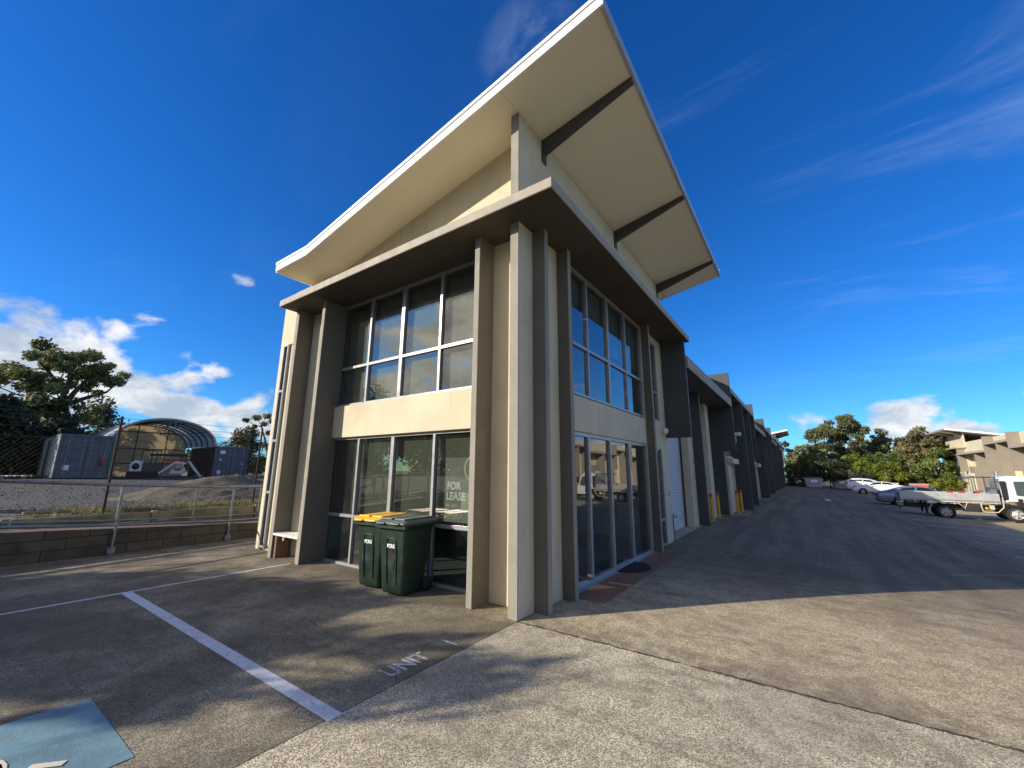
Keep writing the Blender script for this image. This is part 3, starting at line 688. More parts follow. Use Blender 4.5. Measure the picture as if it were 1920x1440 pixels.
# ------------------------------------------------------------------ wheelie bins
bing = mat('dark_green_bin_plastic', (0.016, 0.035, 0.022), 0.42, var=0.2, vscale=4, dirt=(0.075, 0.08, 0.062), dscale=4.5)
bingl = mat('faded_green_lid_plastic', (0.10, 0.125, 0.105), 0.5, var=0.1, vscale=5)
biny = mat('yellow_lid_plastic', (0.80, 0.44, 0.012), 0.45, var=0.06, vscale=5)
letter_w = mat('white_lettering', (0.92, 0.92, 0.90), 0.6)
def rrect(cx, cy, hx, hy, r, z, n=4):
    out = []
    for (sx, sy, a0) in ((1, 1, 0), (-1, 1, PI/2), (-1, -1, PI), (1, -1, 1.5*PI)):
        for k in range(n+1):
            a = a0+PI/2*k/n; out.append((cx+sx*(hx-r)+r*math.cos(a), cy+sy*(hy-r)+r*math.sin(a), z))
    return out
def wheelie(loc, rz, label, lidm, smear):
    t = thing('wheelie_bin', label, 'bin', loc, rz, 'wheelie bins by the front windows')
    # front of the bin faces -y, hinge and wheels at +y
    b = MB(); rings = []
    for z, hx, hy, cy in ((0.03, .205, .20, -.03), (0.06, .215, .215, -.03), (0.5, .245, .265, -.01), (0.88, .265, .305, 0.0), (0.93, .27, .31, 0.0), (0.932, .295, .345, 0), (0.975, .295, .345, 0)):
        rings.append(rrect(0, cy, hx, hy, .05, z))
    b.loft(rings); b.build('tub', bing if lidm is biny else bing, t)
    # raised borders of the front and side panels
    fy = lambda z: (-.03-.215)+((z-.06)/.82)*(-.305+.245)
    b = MB()
    pts = []
    for (x, z) in ((-.09, .16), (-.10, .70), (-.085, .76), (-.055, .785), (.055, .785), (.085, .76), (.10, .70), (.09, .16)):
        pts.append((x, fy(z)-.006, z))
    b.tube(pts, .008, 6)
    for s_ in (-1, 1):
        xx = lambda z: s_*(.215+(z-.06)/.82*.05+.004)
        b.tube([(xx(.15), -.10, .15), (xx(.7), -.12, .70), (xx(.76), -.09, .76), (xx(.76), .06, .76), (xx(.7), .09, .70), (xx(.15), .07, .15)], .008, 6)
        b.tube([(xx(.1), .15, .1), (xx(.82), .20, .82)], .010, 6)
    b.box(-.30, .30, -.352, -.30, .925, .972)
    b.build('panel_ribs', bing, t)
    # lid
    b = MB()
    b.loft([rrect(0, 0, .30, .365, .05, .978), rrect(0, 0, .305, .37, .05, .985), rrect(0, 0, .305, .37, .05, 1.005), rrect(0, .01, .285, .345, .05, 1.03), rrect(0, .01, .25, .30, .04, 1.038)])
    b.box(-.24, -.02, -.30, .30, 1.036, 1.062); b.box(.03, .24, -.30, .30, 1.036, 1.062)
    for s_ in (-.14, .14): b.obox((s_, -.375, 1.0), (.07, 0, 0), (0, .025, .004), (0, 0, .010))
    ld_ = b.build('lid', lidm, t, bevel=.008, seg=2)
    b = MB(); b.tube([(-.16, .40, .99), (.16, .40, .99)], .014, 8)
    for s_ in (-.2, 0, .2): b.box(s_-.02, s_+.02, .33, .41, .955, 1.015)
    b.build('handle_bar', bing, t)
    b = MB(); b.tube([(-.26, .23, .10), (.26, .23, .10)], .012, 8); b.build('axle', steeld, t)
    for s_ in (-1, 1):
        b = MB(); b.lathe([(.03, -.025), (.085, -.025), (.1, -.012), (.1, .012), (.085, .025), (.03, .025)], (s_*.255, .23, .10), (1, 0, 0), 18); b.build('wheel', rubber, t)
    text_mesh('lettering', 'PCRG', .072, letter_w, frame_m((-.078, fy(.665)-.010, .655), (1, 0, 0), (0, -.073, 1)), t, bold=.003, depth=.001, xs=.82)
    if smear:
        b = MB(); pts = []
        rr = random.Random(3)
        n = 22
        for k in range(n):
            a = 2*PI*k/n; q = 1+.35*math.sin(3*a+1)+.12*rr.uniform(-1, 1)
            x = .035+.042*q*math.cos(a); z = .50+.12*q*math.sin(a); pts.append((x, fy(z)-.0045, z))
        c_ = (.035, fy(.5)-.0050, .5)
        b.add(pts+[c_], [(k, (k+1) % n, n) for k in range(n)])
        b.build('scorch_mark', rubber, t)
    return t
wheelie((-2.05, 0.015, 0), R(5), 'dark green wheelie bin with faded green lid and a black smear on its front', bingl, True)
wheelie((-2.66, 0.06, 0), R(8), 'dark green wheelie bin with yellow lid', biny, False)

# doormat
q = MB(); n = 20; pts = [(0.06+.44*math.sin(PI*k/n), 3.55-.48*math.cos(PI*k/n)) for k in range(n+1)]
q.extr(pts, 2, 0.009, 0.024)
tag(q.build('doormat', rubber), 'black half round doormat in front of the sliding glass door', 'doormat')

# bench shelf between two fins at the left end of the front
t = thing('bench', 'white topped timber bench wedged between two grey fins', 'bench', (-5.6, 0.2, 0))
MB().box(-.47, .49, -.20, .145, .445, .485).build('seat', mat('bench_white', (.78, .75, .68), .7, var=.05, vscale=4), t)
MB().box(-.44, -.37, -.16, .10, 0, .443).build('leg', mat('brown_timber', (.20, .11, .055), .8, var=.2, vscale=6), t)
MB().box(.00, .09, .06, .12, 0, .443).build('leg', timber, t)
MB().box(.40, .46, -.16, .10, 0, .443).build('leg', timber, t)
MB().box(-.12, -.095, -.17, -.145, .36, .443).build('bracket', white, t)

# for lease board behind the glass
t = thing('lease_sign', 'grey FOR LEASE board propped inside the ground floor front window', 'sign', (-1.42, 0.575, 0.96))
MB().box(-.40, .40, 0, .008, 0, 1.0).build('board', mat('grey_board', (.27, .27, .275), .6, var=.05, vscale=3), t)
gold = mat('gold_ink', (.80, .68, .40), .5)
fm = lambda x, z: frame_m((x, -.001, z), (1, 0, 0), (0, 0, 1))
text_mesh('headline', 'FOR', .165, letter_w, fm(-.36, .50), t, bold=.006, depth=.001, xs=.95)
text_mesh('headline', 'LEASE', .165, letter_w, fm(-.37, .34), t, bold=.006, depth=.001, xs=.95)
text_mesh('small_text', '404 3024', .075, gold, fm(-.37, .225), t, bold=.002, depth=.001, xs=.8)
text_mesh('small_text', 'Commercial', .035, gold, fm(-.37, .185), t, depth=.001)
text_mesh('small_text', 'CENTURY 21', .07, gold, fm(-.37, .085), t, bold=.002, depth=.001, xs=.9)
text_mesh('small_text', 'Commercial Realty Pty', .032, letter_w, fm(-.37, .05), t, depth=.001)
text_mesh('logo_number', '21', .21, gold, fm(.105, .765), t, bold=.005, depth=.001)
q = MB(); q.add([(.21+rr_*math.cos(2*PI*k/40), -.0015, .83+rr_*math.sin(2*PI*k/40)) for rr_ in (.215, .18) for k in range(40)], [(k, 40+k, 40+(k+1) % 40, (k+1) % 40) for k in range(40)])
q.build('logo_ring', gold, t)

# ------------------------------------------------------------------ left boundary: block wall, ramp, rails, sleepers, chain fence
def block_mat():
    m = bpy.data.materials.new('stained_block'); m.use_nodes = True
    t = NT(m.node_tree); b = t.n['Principled BSDF']; tc = t.new('ShaderNodeTexCoord').outputs['Object']
    s = t.new('ShaderNodeSeparateXYZ'); t.l.new(tc, s.inputs[0])
    cv = t.new('ShaderNodeCombineXYZ'); t.put(cv.inputs[0], s.outputs[1]); t.put(cv.inputs[1], s.outputs[2])
    br = t.new('ShaderNodeTexBrick'); t.l.new(cv.outputs[0], br.inputs['Vector'])
    br.inputs['Scale'].default_value = 1; br.inputs['Brick Width'].default_value = .62; br.inputs['Row Height'].default_value = .2
    br.inputs['Mortar Size'].default_value = .008; br.inputs['Color1'].default_value = (.125, .108, .082, 1); br.inputs['Color2'].default_value = (.09, .08, .06, 1); br.inputs['Mortar'].default_value = (.02, .018, .015, 1)
    c = t.mix(t.mr(t.noise(tc, 2.2, 6, .65, .5), .4, .7, 0, .7), br.outputs[0], (.055, .042, .028))
    t.put(b.inputs['Base Color'], c); b.inputs['Roughness'].default_value = .92
    bp = t.new('ShaderNodeBump'); bp.inputs['Strength'].default_value = .6; bp.inputs['Distance'].default_value = .02
    t.put(bp.inputs['Height'], t.m('ADD', br.outputs[1], t.noise(tc, 25, 4))); bp.invert = True; t.l.new(bp.outputs[0], b.inputs['Normal'])
    return m
wt = lambda y: 0.42-0.052*y if y < 1 else 0.368
q = MB(); q.extr([(-8, -.2), (5.5, -.2), (5.5, wt(5)), (1, wt(1)), (-8, wt(-8))], 0, -9.28, -9.10)
tag(q.build('block_wall', block_mat()), 'low stained concrete block retaining wall along the left edge of the paving', 'wall')
struct('ramp', MB().extr([(-8, -.15), (5.5, -.15), (5.5, wt(5)-.04), (1, wt(1)-.04), (-8, wt(-8)-.04)], 0, -10.42, -9.285), mat('ramp_concrete', (.22, .14, .11), .9, var=.2, vscale=2, dirt=(.25, .06, .04), dscale=.7))
# sleeper wall
t = thing('sleeper_wall', 'two board high timber sleeper retaining wall behind the handrails', 'wall', (-10.5, 0, 0))
yy = -8.0
while yy < 5.4:
    y1 = min(yy+2.35, 5.5)
    for z0, z1 in ((.05, .265), (.27, .49), (.495, .715)):
        MB().box(-.05, .0, yy+.08, y1-.02, z0, z1-.006).build('sleeper', sleeper, t, bevel=.008)
    MB().box(-.06, .055, yy-.06, yy+.06, 0, .73).build('post', sleeper, t, bevel=.008)
    yy += 2.4
# handrails
def handrail(x, tops, posts, base, label, low):
    t = thing('handrail', label, 'handrail', (x, 0, 0), 0, 'galvanised ramp handrails')
    MB().tube([(0, y, z) for y, z in tops], .03, 10).build('top_rail', galv, t)
    MB().tube([(0, y, z-low) for y, z in tops], .024, 10).build('lower_rail', galv, t)
    def zt(y):
        for (a, za), (b, zb) in zip(tops, tops[1:]):
            if a <= y <= b: return za+(zb-za)*(y-a)/(b-a)
        return tops[-1][1]
    for y in posts:
        MB().tube([(.005, y, base(y)), (.005, y, zt(y)-.03)], .023, 10).build('post', galv, t)
        MB().box(-.012, .012, y-.06, y+.06, base(y)+.02, base(y)+.14).build('bracket', galv, t)
handrail(-9.05, [(-8, 1.78), (-3.5, 1.53), (-1.78, 1.405), (0.31, 1.31), (5.0, 1.30)], (-6.0, -3.9, -1.80, 0.35, 2.6), lambda y: 0.0, 'front galvanised tube handrail bolted to the face of the block wall', .82)
handrail(-10.28, [(-8, 1.72), (-3.5, 1.49), (-1.7, 1.38), (0.4, 1.30), (5.0, 1.29)], (-6.1, -3.8, -1.55, -0.05, 1.55, 3.4), lambda y: wt(y)-.04, 'rear galvanised handrail on the ramp in front of the timber sleepers', .80)
# chain link fence
fence = thing('chain_fence', 'chain link fence with dark posts and wire strands along the gravel yard', 'fence', (-11.0, 0, 0.72))
wire = mat('rusty_fence_wire', (.085, .065, .05), .7, .3, var=.3, vscale=8)
for y in (-11.7, -8.35, -5.0, -1.66, 1.68, 5.0, 8.3):
    MB().tube([(0, y, -.1), (0, y, 2.33)], .027, 8).build('post', mat('rusted_post', (.035, .024, .02), .8, var=.3, vscale=6), fence)
q = MB()
FH = 1.72; Y0, Y1 = -11.7, 8.3; pit_ = .105
k = Y0-FH
while k < Y1:
    for sg in (1, -1):
        a0, a1 = k, k+FH; z0, z1 = (0.02, FH) if sg > 0 else (FH, 0.02)
        if a1 > Y0 and a0 < Y1:
            f0 = max(0, (Y0-a0)/FH); f1 = min(1, (Y1-a0)/FH)
            q.tube([(.002*sg, a0+FH*f0, z0+(z1-z0)*f0), (.002*sg, a0+FH*f1, z0+(z1-z0)*f1)], .0015, 3, cap=False)
    k += pit_
q.build('wire_mesh', wire, fence)
q = MB()
for z in (.03, 1.73, 1.95, 2.12, 2.28): q.tube([(0, Y0, z), (0, Y1, z)], .004, 4)
q.build('strand_wire', wire, fence)
# rough grass at the foot of the fence and loose stones over the yard
rnd = random.Random(19); vs = []; fs = []; tone = []
for k in range(9000):
    x = -10.75-abs(rnd.gauss(0, .75)); y = rnd.uniform(-9, 6.5)
    if mn.noise((x*1.1, y*1.1, 4)) < -.05+rnd.gauss(0, .12): continue
    z = yz(x, y)-.01; h = rnd.uniform(.05, .19); a = rnd.random()*6.28; wd = rnd.uniform(.006, .014); lx, ly = rnd.gauss(0, .07), rnd.gauss(0, .07)
    i = len(vs); c, s_ = math.cos(a)*wd, math.sin(a)*wd
    vs += [(x-c, y-s_, z), (x+c, y+s_, z), (x+lx, y+ly, z+h)]; fs.append((i, i+1, i+2)); tone.append(rnd.random())
def stuff_mesh(name, vs, fs, m, tone, label, cat):
    me = bpy.data.meshes.new(name); me.from_pydata(vs, [], fs); me.materials.append(m)
    if tone: me.attributes.new('tone', 'FLOAT', 'FACE').data.foreach_set('value', tone)
    o = bpy.data.objects.new(name, me); COL.objects.link(o); return tag(o, label, cat, kind='stuff')
GRASS = (vs, fs, tone)
vs = []; fs = []
for k in range(5200):
    x = -10.8-22*rnd.random()**1.6; y = rnd.uniform(-9, 8)
    z = yz(x, y); r_ = rnd.uniform(.010, .035)*(1.5 if x < -16 else 1)
    i = len(vs); a = rnd.random()*6.28
    for t_ in range(4): vs.append((x+r_*math.cos(a+t_*1.57)*rnd.uniform(.6, 1.2), y+r_*math.sin(a+t_*1.57)*rnd.uniform(.6, 1.2), z-.005))
    vs.append((x+r_*.2, y, z+r_*rnd.uniform(.5, 1.0)))
    fs += [(i+t_, i+(t_+1) % 4, i+4) for t_ in range(4)]
stuff_mesh('loose_stones', vs, fs, mat('stone_grey', (.15, .138, .118), .9, var=.5, vscale=6), None, 'loose grey stones scattered over the gravel yard', 'stones')
# loose timber by the fence
tag(MB().tube([(-10.9, -2.95, .80), (-11.2, -2.2, .78)], .03, 6).build('timber_offcut', timber), 'short timber offcut lying in the gravel behind the fence', 'timber')

# ------------------------------------------------------------------ containers
contb = mat('teal_container_paint', (0.085, 0.135, 0.16), .55, .1, var=.12, vscale=1.5, dirt=(.10, .07, .05), dscale=1.4)
contl = mat('sunlit_side_and_trim_paint', (0.30, 0.36, 0.35), .6, .1, var=.1, vscale=1.5)  # sunlight on the teal container's sides is put into this paler colour
contd = mat('navy_container_paint', (0.06, 0.095, 0.15), .5, .1, var=.12, vscale=1.5, dirt=(.08, .06, .05), dscale=1.2)
contk = mat('dark_container_side', (0.055, 0.05, 0.045), .7, .1, var=.15)
def container(loc, rz, label, m, sidem, L=6.06, Wd=2.44, Hh=2.59, office_door=False):
    """door end on the local x=0 plane facing +x, width along y, length towards -x"""
    t = thing('shipping_container', label, 'container', loc, rz)
    q = MB()
    for y0, y1 in ((0, .11), (Wd-.11, Wd)): q.box(-.12, 0, y0, y1, 0, Hh); q.box(-L, -L+.12, y0, y1, 0, Hh)
    for z0, z1 in ((0, .14), (Hh-.12, Hh)):
        q.box(-.12, 0, .11, Wd-.11, z0, z1)
        for y0, y1 in ((0, .09), (Wd-.09, Wd)): q.box(-L+.12, -.12, y0, y1, z0, z1)
    q.build('frame', m, t)
    q = MB()
    for yb, s_ in ((.02, 1), (Wd-.02, -1)):
        vs = []; x = -.13; i = 0
        while x > -L+.13:
            off = (0, 0, .036, .036)[i % 4]; vs += [(x, yb+s_*off, .141), (x, yb+s_*off, Hh-.121)]; x -= .07; i += 1
        q.add(vs, [(2*j, 2*j+1, 2*j+3, 2*j+2) for j in range(len(vs)//2-1)])
    q.build('side_wall', sidem, t)
    MB().box(-L+.05, -.05, .03, Wd-.03, Hh-.06, Hh-.02).build('roof', m, t)
    MB().box(-L+.02, -L+.05, .05, Wd-.05, .1, Hh-.1).build('end_wall', sidem, t)
    for y0, y1 in ((.115, Wd/2-.008), (Wd/2+.008, Wd-.115)):
        q = MB(); q.box(-.09, -.045, y0, y1, .145, Hh-.125)
        for z in (.18, .75, 1.35, 1.92, 2.36): q.box(-.046, -.025, y0+.03, y1-.03, z-.03, z+.03)
        d_ = q.build('door', m, t)
        q = MB()
        for z in (.14, .46, 1.05, 1.64, 2.14, Hh-.13): q.box(-.0455, -.040, y0+.01, y1-.01, z-.022, z+.022)
        for yy_ in (y0+.012, (y0+y1)/2, y1-.012): q.box(-.0455, -.0385, yy_-.018, yy_+.018, .15, Hh-.13)
        q.build('door_seal', steeld, d_)
        q = MB()
        for yy_ in ((y0+.28, y1-.14) if y0 < .2 else (y0+.14, y1-.28)):
            q.tube([(-.01, yy_, .12), (-.01, yy_, Hh-.1)], .018, 6)
            for z in (.3, 1.1, 2.2): q.box(-.03, .012, yy_-.05, yy_+.05, z-.02, z+.02)
        q.build('lock_rod', galv, d_)
    if office_door:
        q = MB(); q.box(-3.6, -2.5, -.03, .0, .15, 2.3); od = q.build('side_door', steeld, t)
        q = MB(); q.box(-3.7, -3.6, -.04, .0, .15, 2.35); q.box(-2.5, -2.4, -.04, 0, .15, 2.35); q.box(-3.6, -2.5, -.04, 0, 2.3, 2.4); q.build('door_frame', contl, od)
        MB().box(-.024, -.018, .35, .62, .45, .75).build('notice', white, t)
        MB().lathe([(0, 0), (.075, 0), (.075, .4), (.03, .46), (0, .47)], (.06, 1.95, .75), n=12).build('fire_extinguisher', redp, t)
        MB().box(-.024, -.018, 1.86, 2.04, 1.22, 1.34).build('notice', redp, t)
    else:
        MB().box(-.024, -.018, .35, .75, 2.0, 2.25).build('notice', letter_w, t)
        MB().box(-.024, -.018, .32, .55, .38, .66).build('notice', letter_w, t)
        MB().lathe([(.0, 0), (.12, 0.003), (0, .004)], (-.022, .45, 1.5), (1, 0, 0), 14).build('notice', letter_w, t)
        MB().lathe([(.0, 0), (.13, 0.003), (0, .004)], (-.022, 2.08, 1.15), (1, 0, 0), 14).build('notice', contl, t)
    return t
container((-33.0, 0.15, 1.2), 0, 'teal shipping container with a pale side doorway, left of the arched shelter', contb, contl, office_door=True)
container((-36.2, 9.3, 1.02), R(-2), 'navy shipping container with white door notices under the right foot of the arched shelter', contd, contk)
container((-36.5, .45, 1.1), 0, 'shipping container hidden behind the teal one, under the left foot of the arched shelter', contd, contk)
t = thing('pallet', 'low pale timber pallet on the gravel left of the teal container', 'pallet', (-35.4, -1.6, 1.14))
q = MB()
for k in range(7): q.box(-1.6, 1.6, -.1-.9+k*.29, .1-.9+k*.29, .16, .20)
q.build('deck', mat('pale_timber', (.5, .44, .34), .9, var=.2), t)
for yy in (-.9, 0, .8): MB().box(-1.6, 1.6, yy-.06, yy+.06, 0, .158).build('bearer', timber, t)

# ------------------------------------------------------------------ arched fabric shelter
fabw = mat('white_shelter_fabric', (.92, .92, .90), .7, var=.03)
fabb = mat('beige_shelter_fabric', (.74, .64, .48), .8, var=.06, vscale=1.2, bump=.1, bscale=6)
for fm_, cc_ in ((fabw, (.75, .70, .58, 1)), (fabb, (.80, .70, .52, 1))):
    nt_ = NT(fm_.node_tree); tl_ = nt_.new('ShaderNodeBsdfTranslucent'); tl_.inputs[0].default_value = cc_
    mx_ = nt_.new('ShaderNodeMixShader'); mx_.inputs[0].default_value = .38 if fm_ is fabw else .50
    o_ = nt_.n['Material Output']; pr_ = nt_.n['Principled BSDF']
    nt_.l.new(pr_.outputs[0], mx_.inputs[1]); nt_.l.new(tl_.outputs[0], mx_.inputs[2]); nt_.l.new(mx_.outputs[0], o_.inputs[0])
sh = thing('arched_shelter', 'white fabric arched shelter spanning between shipping containers in the gravel yard', 'shelter', (-36.4, 6.1, 3.6))
a_, h_ = 3.13, 1.85
arc = lambda k, n=28, g=0.0: ((a_+g)*math.cos(PI-PI*k/n), (h_+g)*math.sin(PI*k/n))
q = MB(); vs = []; fs = []
for x in (0.15, -6.2):
    for g in (0.0, .05):
        for k in range(29): y, z = arc(k, 28, g); vs.append((x, y, z))
for k in range(28):
    fs += [(k, k+1, 59+k-1+0, 58+k), (29+k, 87+k, 88+k, 30+k), (k, 29+k, 30+k, k+1), (58+k, 59+k, 88+k, 87+k)]
q.add(vs, fs, True)
q.build('canopy_skin', fabw, sh)
q = MB(); vs = [(-6.15, *arc(k, 28, -.01)) for k in range(29)]+[(-6.15, a_, -2.5), (-6.15, -a_, -2.5)]
q.add(vs, [tuple(range(31))]); vs2 = [(x-.02, y, z) for x, y, z in vs]; q.add(vs2, [tuple(range(30, -1, -1))])
q.build('end_wall', fabb, sh)
for i in range(6):
    q = MB(); q.tube([(0.05-i*1.2, *arc(k, 28, -.07)) for k in range(29)], .05, 6); q.build('rib', steeld if i else galv, sh)
q = MB(); q.tube([(0.17, *arc(k, 28, .03)) for k in range(29)], .09, 6); q.build('front_hem', mat('grey_hem', (.45, .46, .46), .7), sh)
q = MB()
for yy in (-2.4, -.4, 1.6): q.tube([(-6.0, yy, -2.4), (-6.0, yy, h_*math.sqrt(1-(yy/a_)**2)-.08)], .04, 6)
for zz_ in (-1.4, -.2, 1.2): q.tube([(-6.0, -a_*.93 if zz_ < 1 else -2.2, zz_), (-6.0, a_*.93 if zz_ < 1 else 2.2, zz_)], .04, 6)
for k in (6, 11, 17, 22): q.tube([(0.05, *arc(k, 28, -.07)), (-6.0, *arc(k, 28, -.07))], .03, 6)
q.build('brace', steeld, sh)

# ------------------------------------------------------------------ trenching machine under the shelter
mw_ = mat('machine_white', (.62, .62, .60), .45, var=.08, vscale=3, dirt=(.2, .16, .12), dscale=2)
tm = thing('tracked_digger', 'white compact tracked digger with folded boom and canopy parked under the arched shelter', 'digger', (-33.2, 5.15, 1.14), R(78)); tm.scale = (.73, .73, .80)
# local x to the right of the picture
def track(y):
    q = MB(); pts = []
    for k in range(24):
        a = 2*PI*k/24; cx = .85 if math.cos(a) > 0 else -.85
        pts.append((cx+.28*math.cos(a)-1.2, .30+.28*math.sin(a)))
    q.extr(pts, 1, y-.17, y+.17); q.build('track', rubber, tm, bevel=.02)
track(-.55); track(.55)
q = MB(); q.loft([rrect(-1.75, 0, .42, .55, .12, .55), rrect(-1.75, 0, .45, .58, .14, .9), rrect(-1.72, 0, .42, .56, .14, 1.25), rrect(-1.6, 0, .3, .5, .12, 1.45)]); q.build('hood', mw_, tm)
MB().lathe([(0, 0), (.26, .004), (0, .008)], (-1.75, -.585, .98), (0, -1, 0), 20).build('emblem', blackp, tm)
q = MB(); q.loft([rrect(-.6, 0, .75, .5, .1, .5), rrect(-.6, 0, .75, .5, .1, 1.05), rrect(-.6, 0, .6, .42, .1, 1.3)]); q.build('engine_body', blackp, tm)
q = MB()
for x, y in ((-1.45, -.5), (-1.45, .5), (-.75, -.5), (-.75, .5)): q.tube([(x, y, 1.1), (x+.02, y, 2.35)], .035, 6)
for y in (-.5, .5): q.tube([(-1.45, y, 2.32), (-.1, y, 2.3)], .035, 6)
q.build('roll_frame', steeld, tm)
MB().loft([rrect(.5, 0, 1.35, .6, .1, 1.86), rrect(.5, 0, 1.4, .62, .12, 1.95), rrect(.5, 0, 1.3, .55, .1, 2.05)]).build('rubber_canopy', rubber, tm)
q = MB()
for x in (-.4, 1.5): q.tube([(x, -.4, 1.0), (x, -.4, 1.9)], .035, 6); q.tube([(x, .4, 1.0), (x, .4, 1.9)], .035, 6)
q.build('canopy_post', steeld, tm)
MB().box(.1, 1.9, -.2, .2, 1.45, 1.62).build('red_beam', redp, tm)
q = MB(); q.extr([(-.2, .42), (-.05, .36), (1.0, 1.22), (1.8, 1.16), (1.9, 1.32), (.95, 1.42)], 1, -.72, -.58); q.build('boom', mw_, tm, bevel=.02)
q = MB(); q.extr([(1.85, 1.5), (2.1, 1.45), (2.6, .85), (3.15, .15), (3.0, .1), (2.4, .75)], 1, -.74, -.56); q.build('dipper_arm', mw_, tm, bevel=.02)
q = MB(); q.extr([(.6, .35), (1.9, .35), (1.8, .95), (1.0, 1.05)], 1, -.55, .5); q.build('rear_body', mw_, tm, bevel=.03)
MB().lathe([(.12, -.06), (.3, -.05), (.3, .05), (.12, .06)], (1.25, -.66, .95), (0, 1, 0), 20).build('spool', galv, tm)
MB().box(2.6, 3.3, -.7, .2, .0, .3).build('bucket', steeld, tm, bevel=.04)

# ------------------------------------------------------------------ gravel pile
gm = mat('heap_gravel', (.125, .108, .075), .95, var=.45, vscale=14, bump=1.0, bscale=22, dirt=(.30, .25, .14), dscale=2)
q = MB(); n = 56; rnd = random.Random(5); vs = []; fs = []
for i in range(n+1):
    for j in range(n+1):
        u, v = -1+2*i/n, -1+2*j/n; rr_ = math.hypot(u, v)
        h = max(0, 1-rr_)**1.05 if rr_ < 1 else 0
        h = min(h, .78+.1*(h-.78)); x, y = u*2.6, v*3.4
        z = h*.98*(1+.15*mn.noise((u*2.5, v*2.5, 3)))+.06*mn.noise((x*4, y*4, 1))+.04*mn.noise((x*13, y*13, 7))-.10
        vs.append((x, y, z))
for i in range(n):
    for j in range(n):
        a = i*(n+1)+j; fs.append((a, a+n+1, a+n+2, a+1))
q.add(vs, fs, True)
o = q.build('gravel_heap', gm); o.location = (-15.2, 2.3, yz(-15.2, 2.3)); o.rotation_euler = (0, 0, R(8)); tag(o, 'heap of grey gravel behind the chain link fence, in front of the navy container', 'gravel heap')

# ------------------------------------------------------------------ vegetation
def leaf_mat(name, a, b, trans=0.35):
    m = bpy.data.materials.new(name); m.use_nodes = True
    t = NT(m.node_tree); m.node_tree.nodes.clear()
    at = t.new('ShaderNodeAttribute'); at.attribute_name = 'tone'
    c = t.mix(at.outputs['Fac'], a, b)
    p = t.new('ShaderNodeBsdfPrincipled'); t.put(p.inputs['Base Color'], c); p.inputs['Roughness'].default_value = .55; p.inputs['Specular IOR Level'].default_value = .35
    tr = t.new('ShaderNodeBsdfTranslucent'); t.put(tr.inputs[0], c)
    mx = t.new('ShaderNodeMixShader'); mx.inputs[0].default_value = trans
    t.l.new(p.outputs[0], mx.inputs[1]); t.l.new(tr.outputs[0], mx.inputs[2])
    o = t.new('ShaderNodeOutputMaterial'); t.l.new(mx.outputs[0], o.inputs[0])
    return m
stuff_mesh('fence_grass', *GRASS[:2], leaf_mat('dry_grass_blades', (.10, .11, .03), (.36, .31, .13)), GRASS[2], 'dry yellow green grass growing along the foot of the chain link fence', 'grass')
lf_gum = leaf_mat('gum_leaves', (.065, .08, .025), (.32, .33, .12))
lf_dark = leaf_mat('dark_casuarina_leaves', (.028, .038, .018), (.12, .13, .055))
lf_olive = leaf_mat('olive_leaves', (.09, .108, .04), (.36, .36, .14))
lf_lime = leaf_mat('lime_shrub_leaves', (.085, .12, .012), (.30, .34, .045))
lf_green = leaf_mat('green_shrub_leaves', (.055, .088, .022), (.25, .31, .07))
lf_brown = leaf_mat('dry_brown_leaves', (.11, .10, .044), (.33, .295, .13))
bark = mat('grey_bark', (.12, .10, .078), .9, var=.25, vscale=5, bump=.4, bscale=20)
barkw = mat('pale_gum_bark', (.42, .38, .32), .85, var=.2, vscale=3, bump=.2, bscale=12)
def leaves(clumps, leaf, per, rnd, droop=0.0):
    vs = []; fs = []; tone = []
    for (cx, cy, cz, r, flat) in clumps:
        base = rnd.uniform(.15, .85)
        n = int(per*r*r)+6
        for _ in range(n):
            while True:
                x, y, z = rnd.uniform(-1, 1), rnd.uniform(-1, 1), rnd.uniform(-1, 1)
                d_ = x*x+y*y+z*z
                if .12 < d_ < 1: break
            k = .75+.5*rnd.random()
            p = Vector((cx+x*r*k, cy+y*r*k, cz+z*r*flat*k))
            nrm = Vector((x+rnd.gauss(0, .6), y+rnd.gauss(0, .6), z+.35+rnd.gauss(0, .6))).normalized()
            u = nrm.orthogonal().normalized(); a = rnd.random()*2*PI; vv = nrm.cross(u)
            e1 = (u*math.cos(a)+vv*math.sin(a)); e2 = nrm.cross(e1)
            s1 = leaf*rnd.uniform(.55, 1.25); s2 = s1*rnd.uniform(.35, .6)
            if droop: e1 = (e1+Vector((0, 0, -droop))).normalized(); e2 = nrm.cross(e1).normalized()
            i = len(vs)
            vs += [p-e1*s1, p+e2*s2-e1*s1*.1, p+e1*s1, p-e2*s2+e1*s1*.15]; fs.append((i, i+1, i+2, i+3))
            tone.append(min(1, max(0, base+rnd.gauss(0, .22))))
    return vs, fs, tone
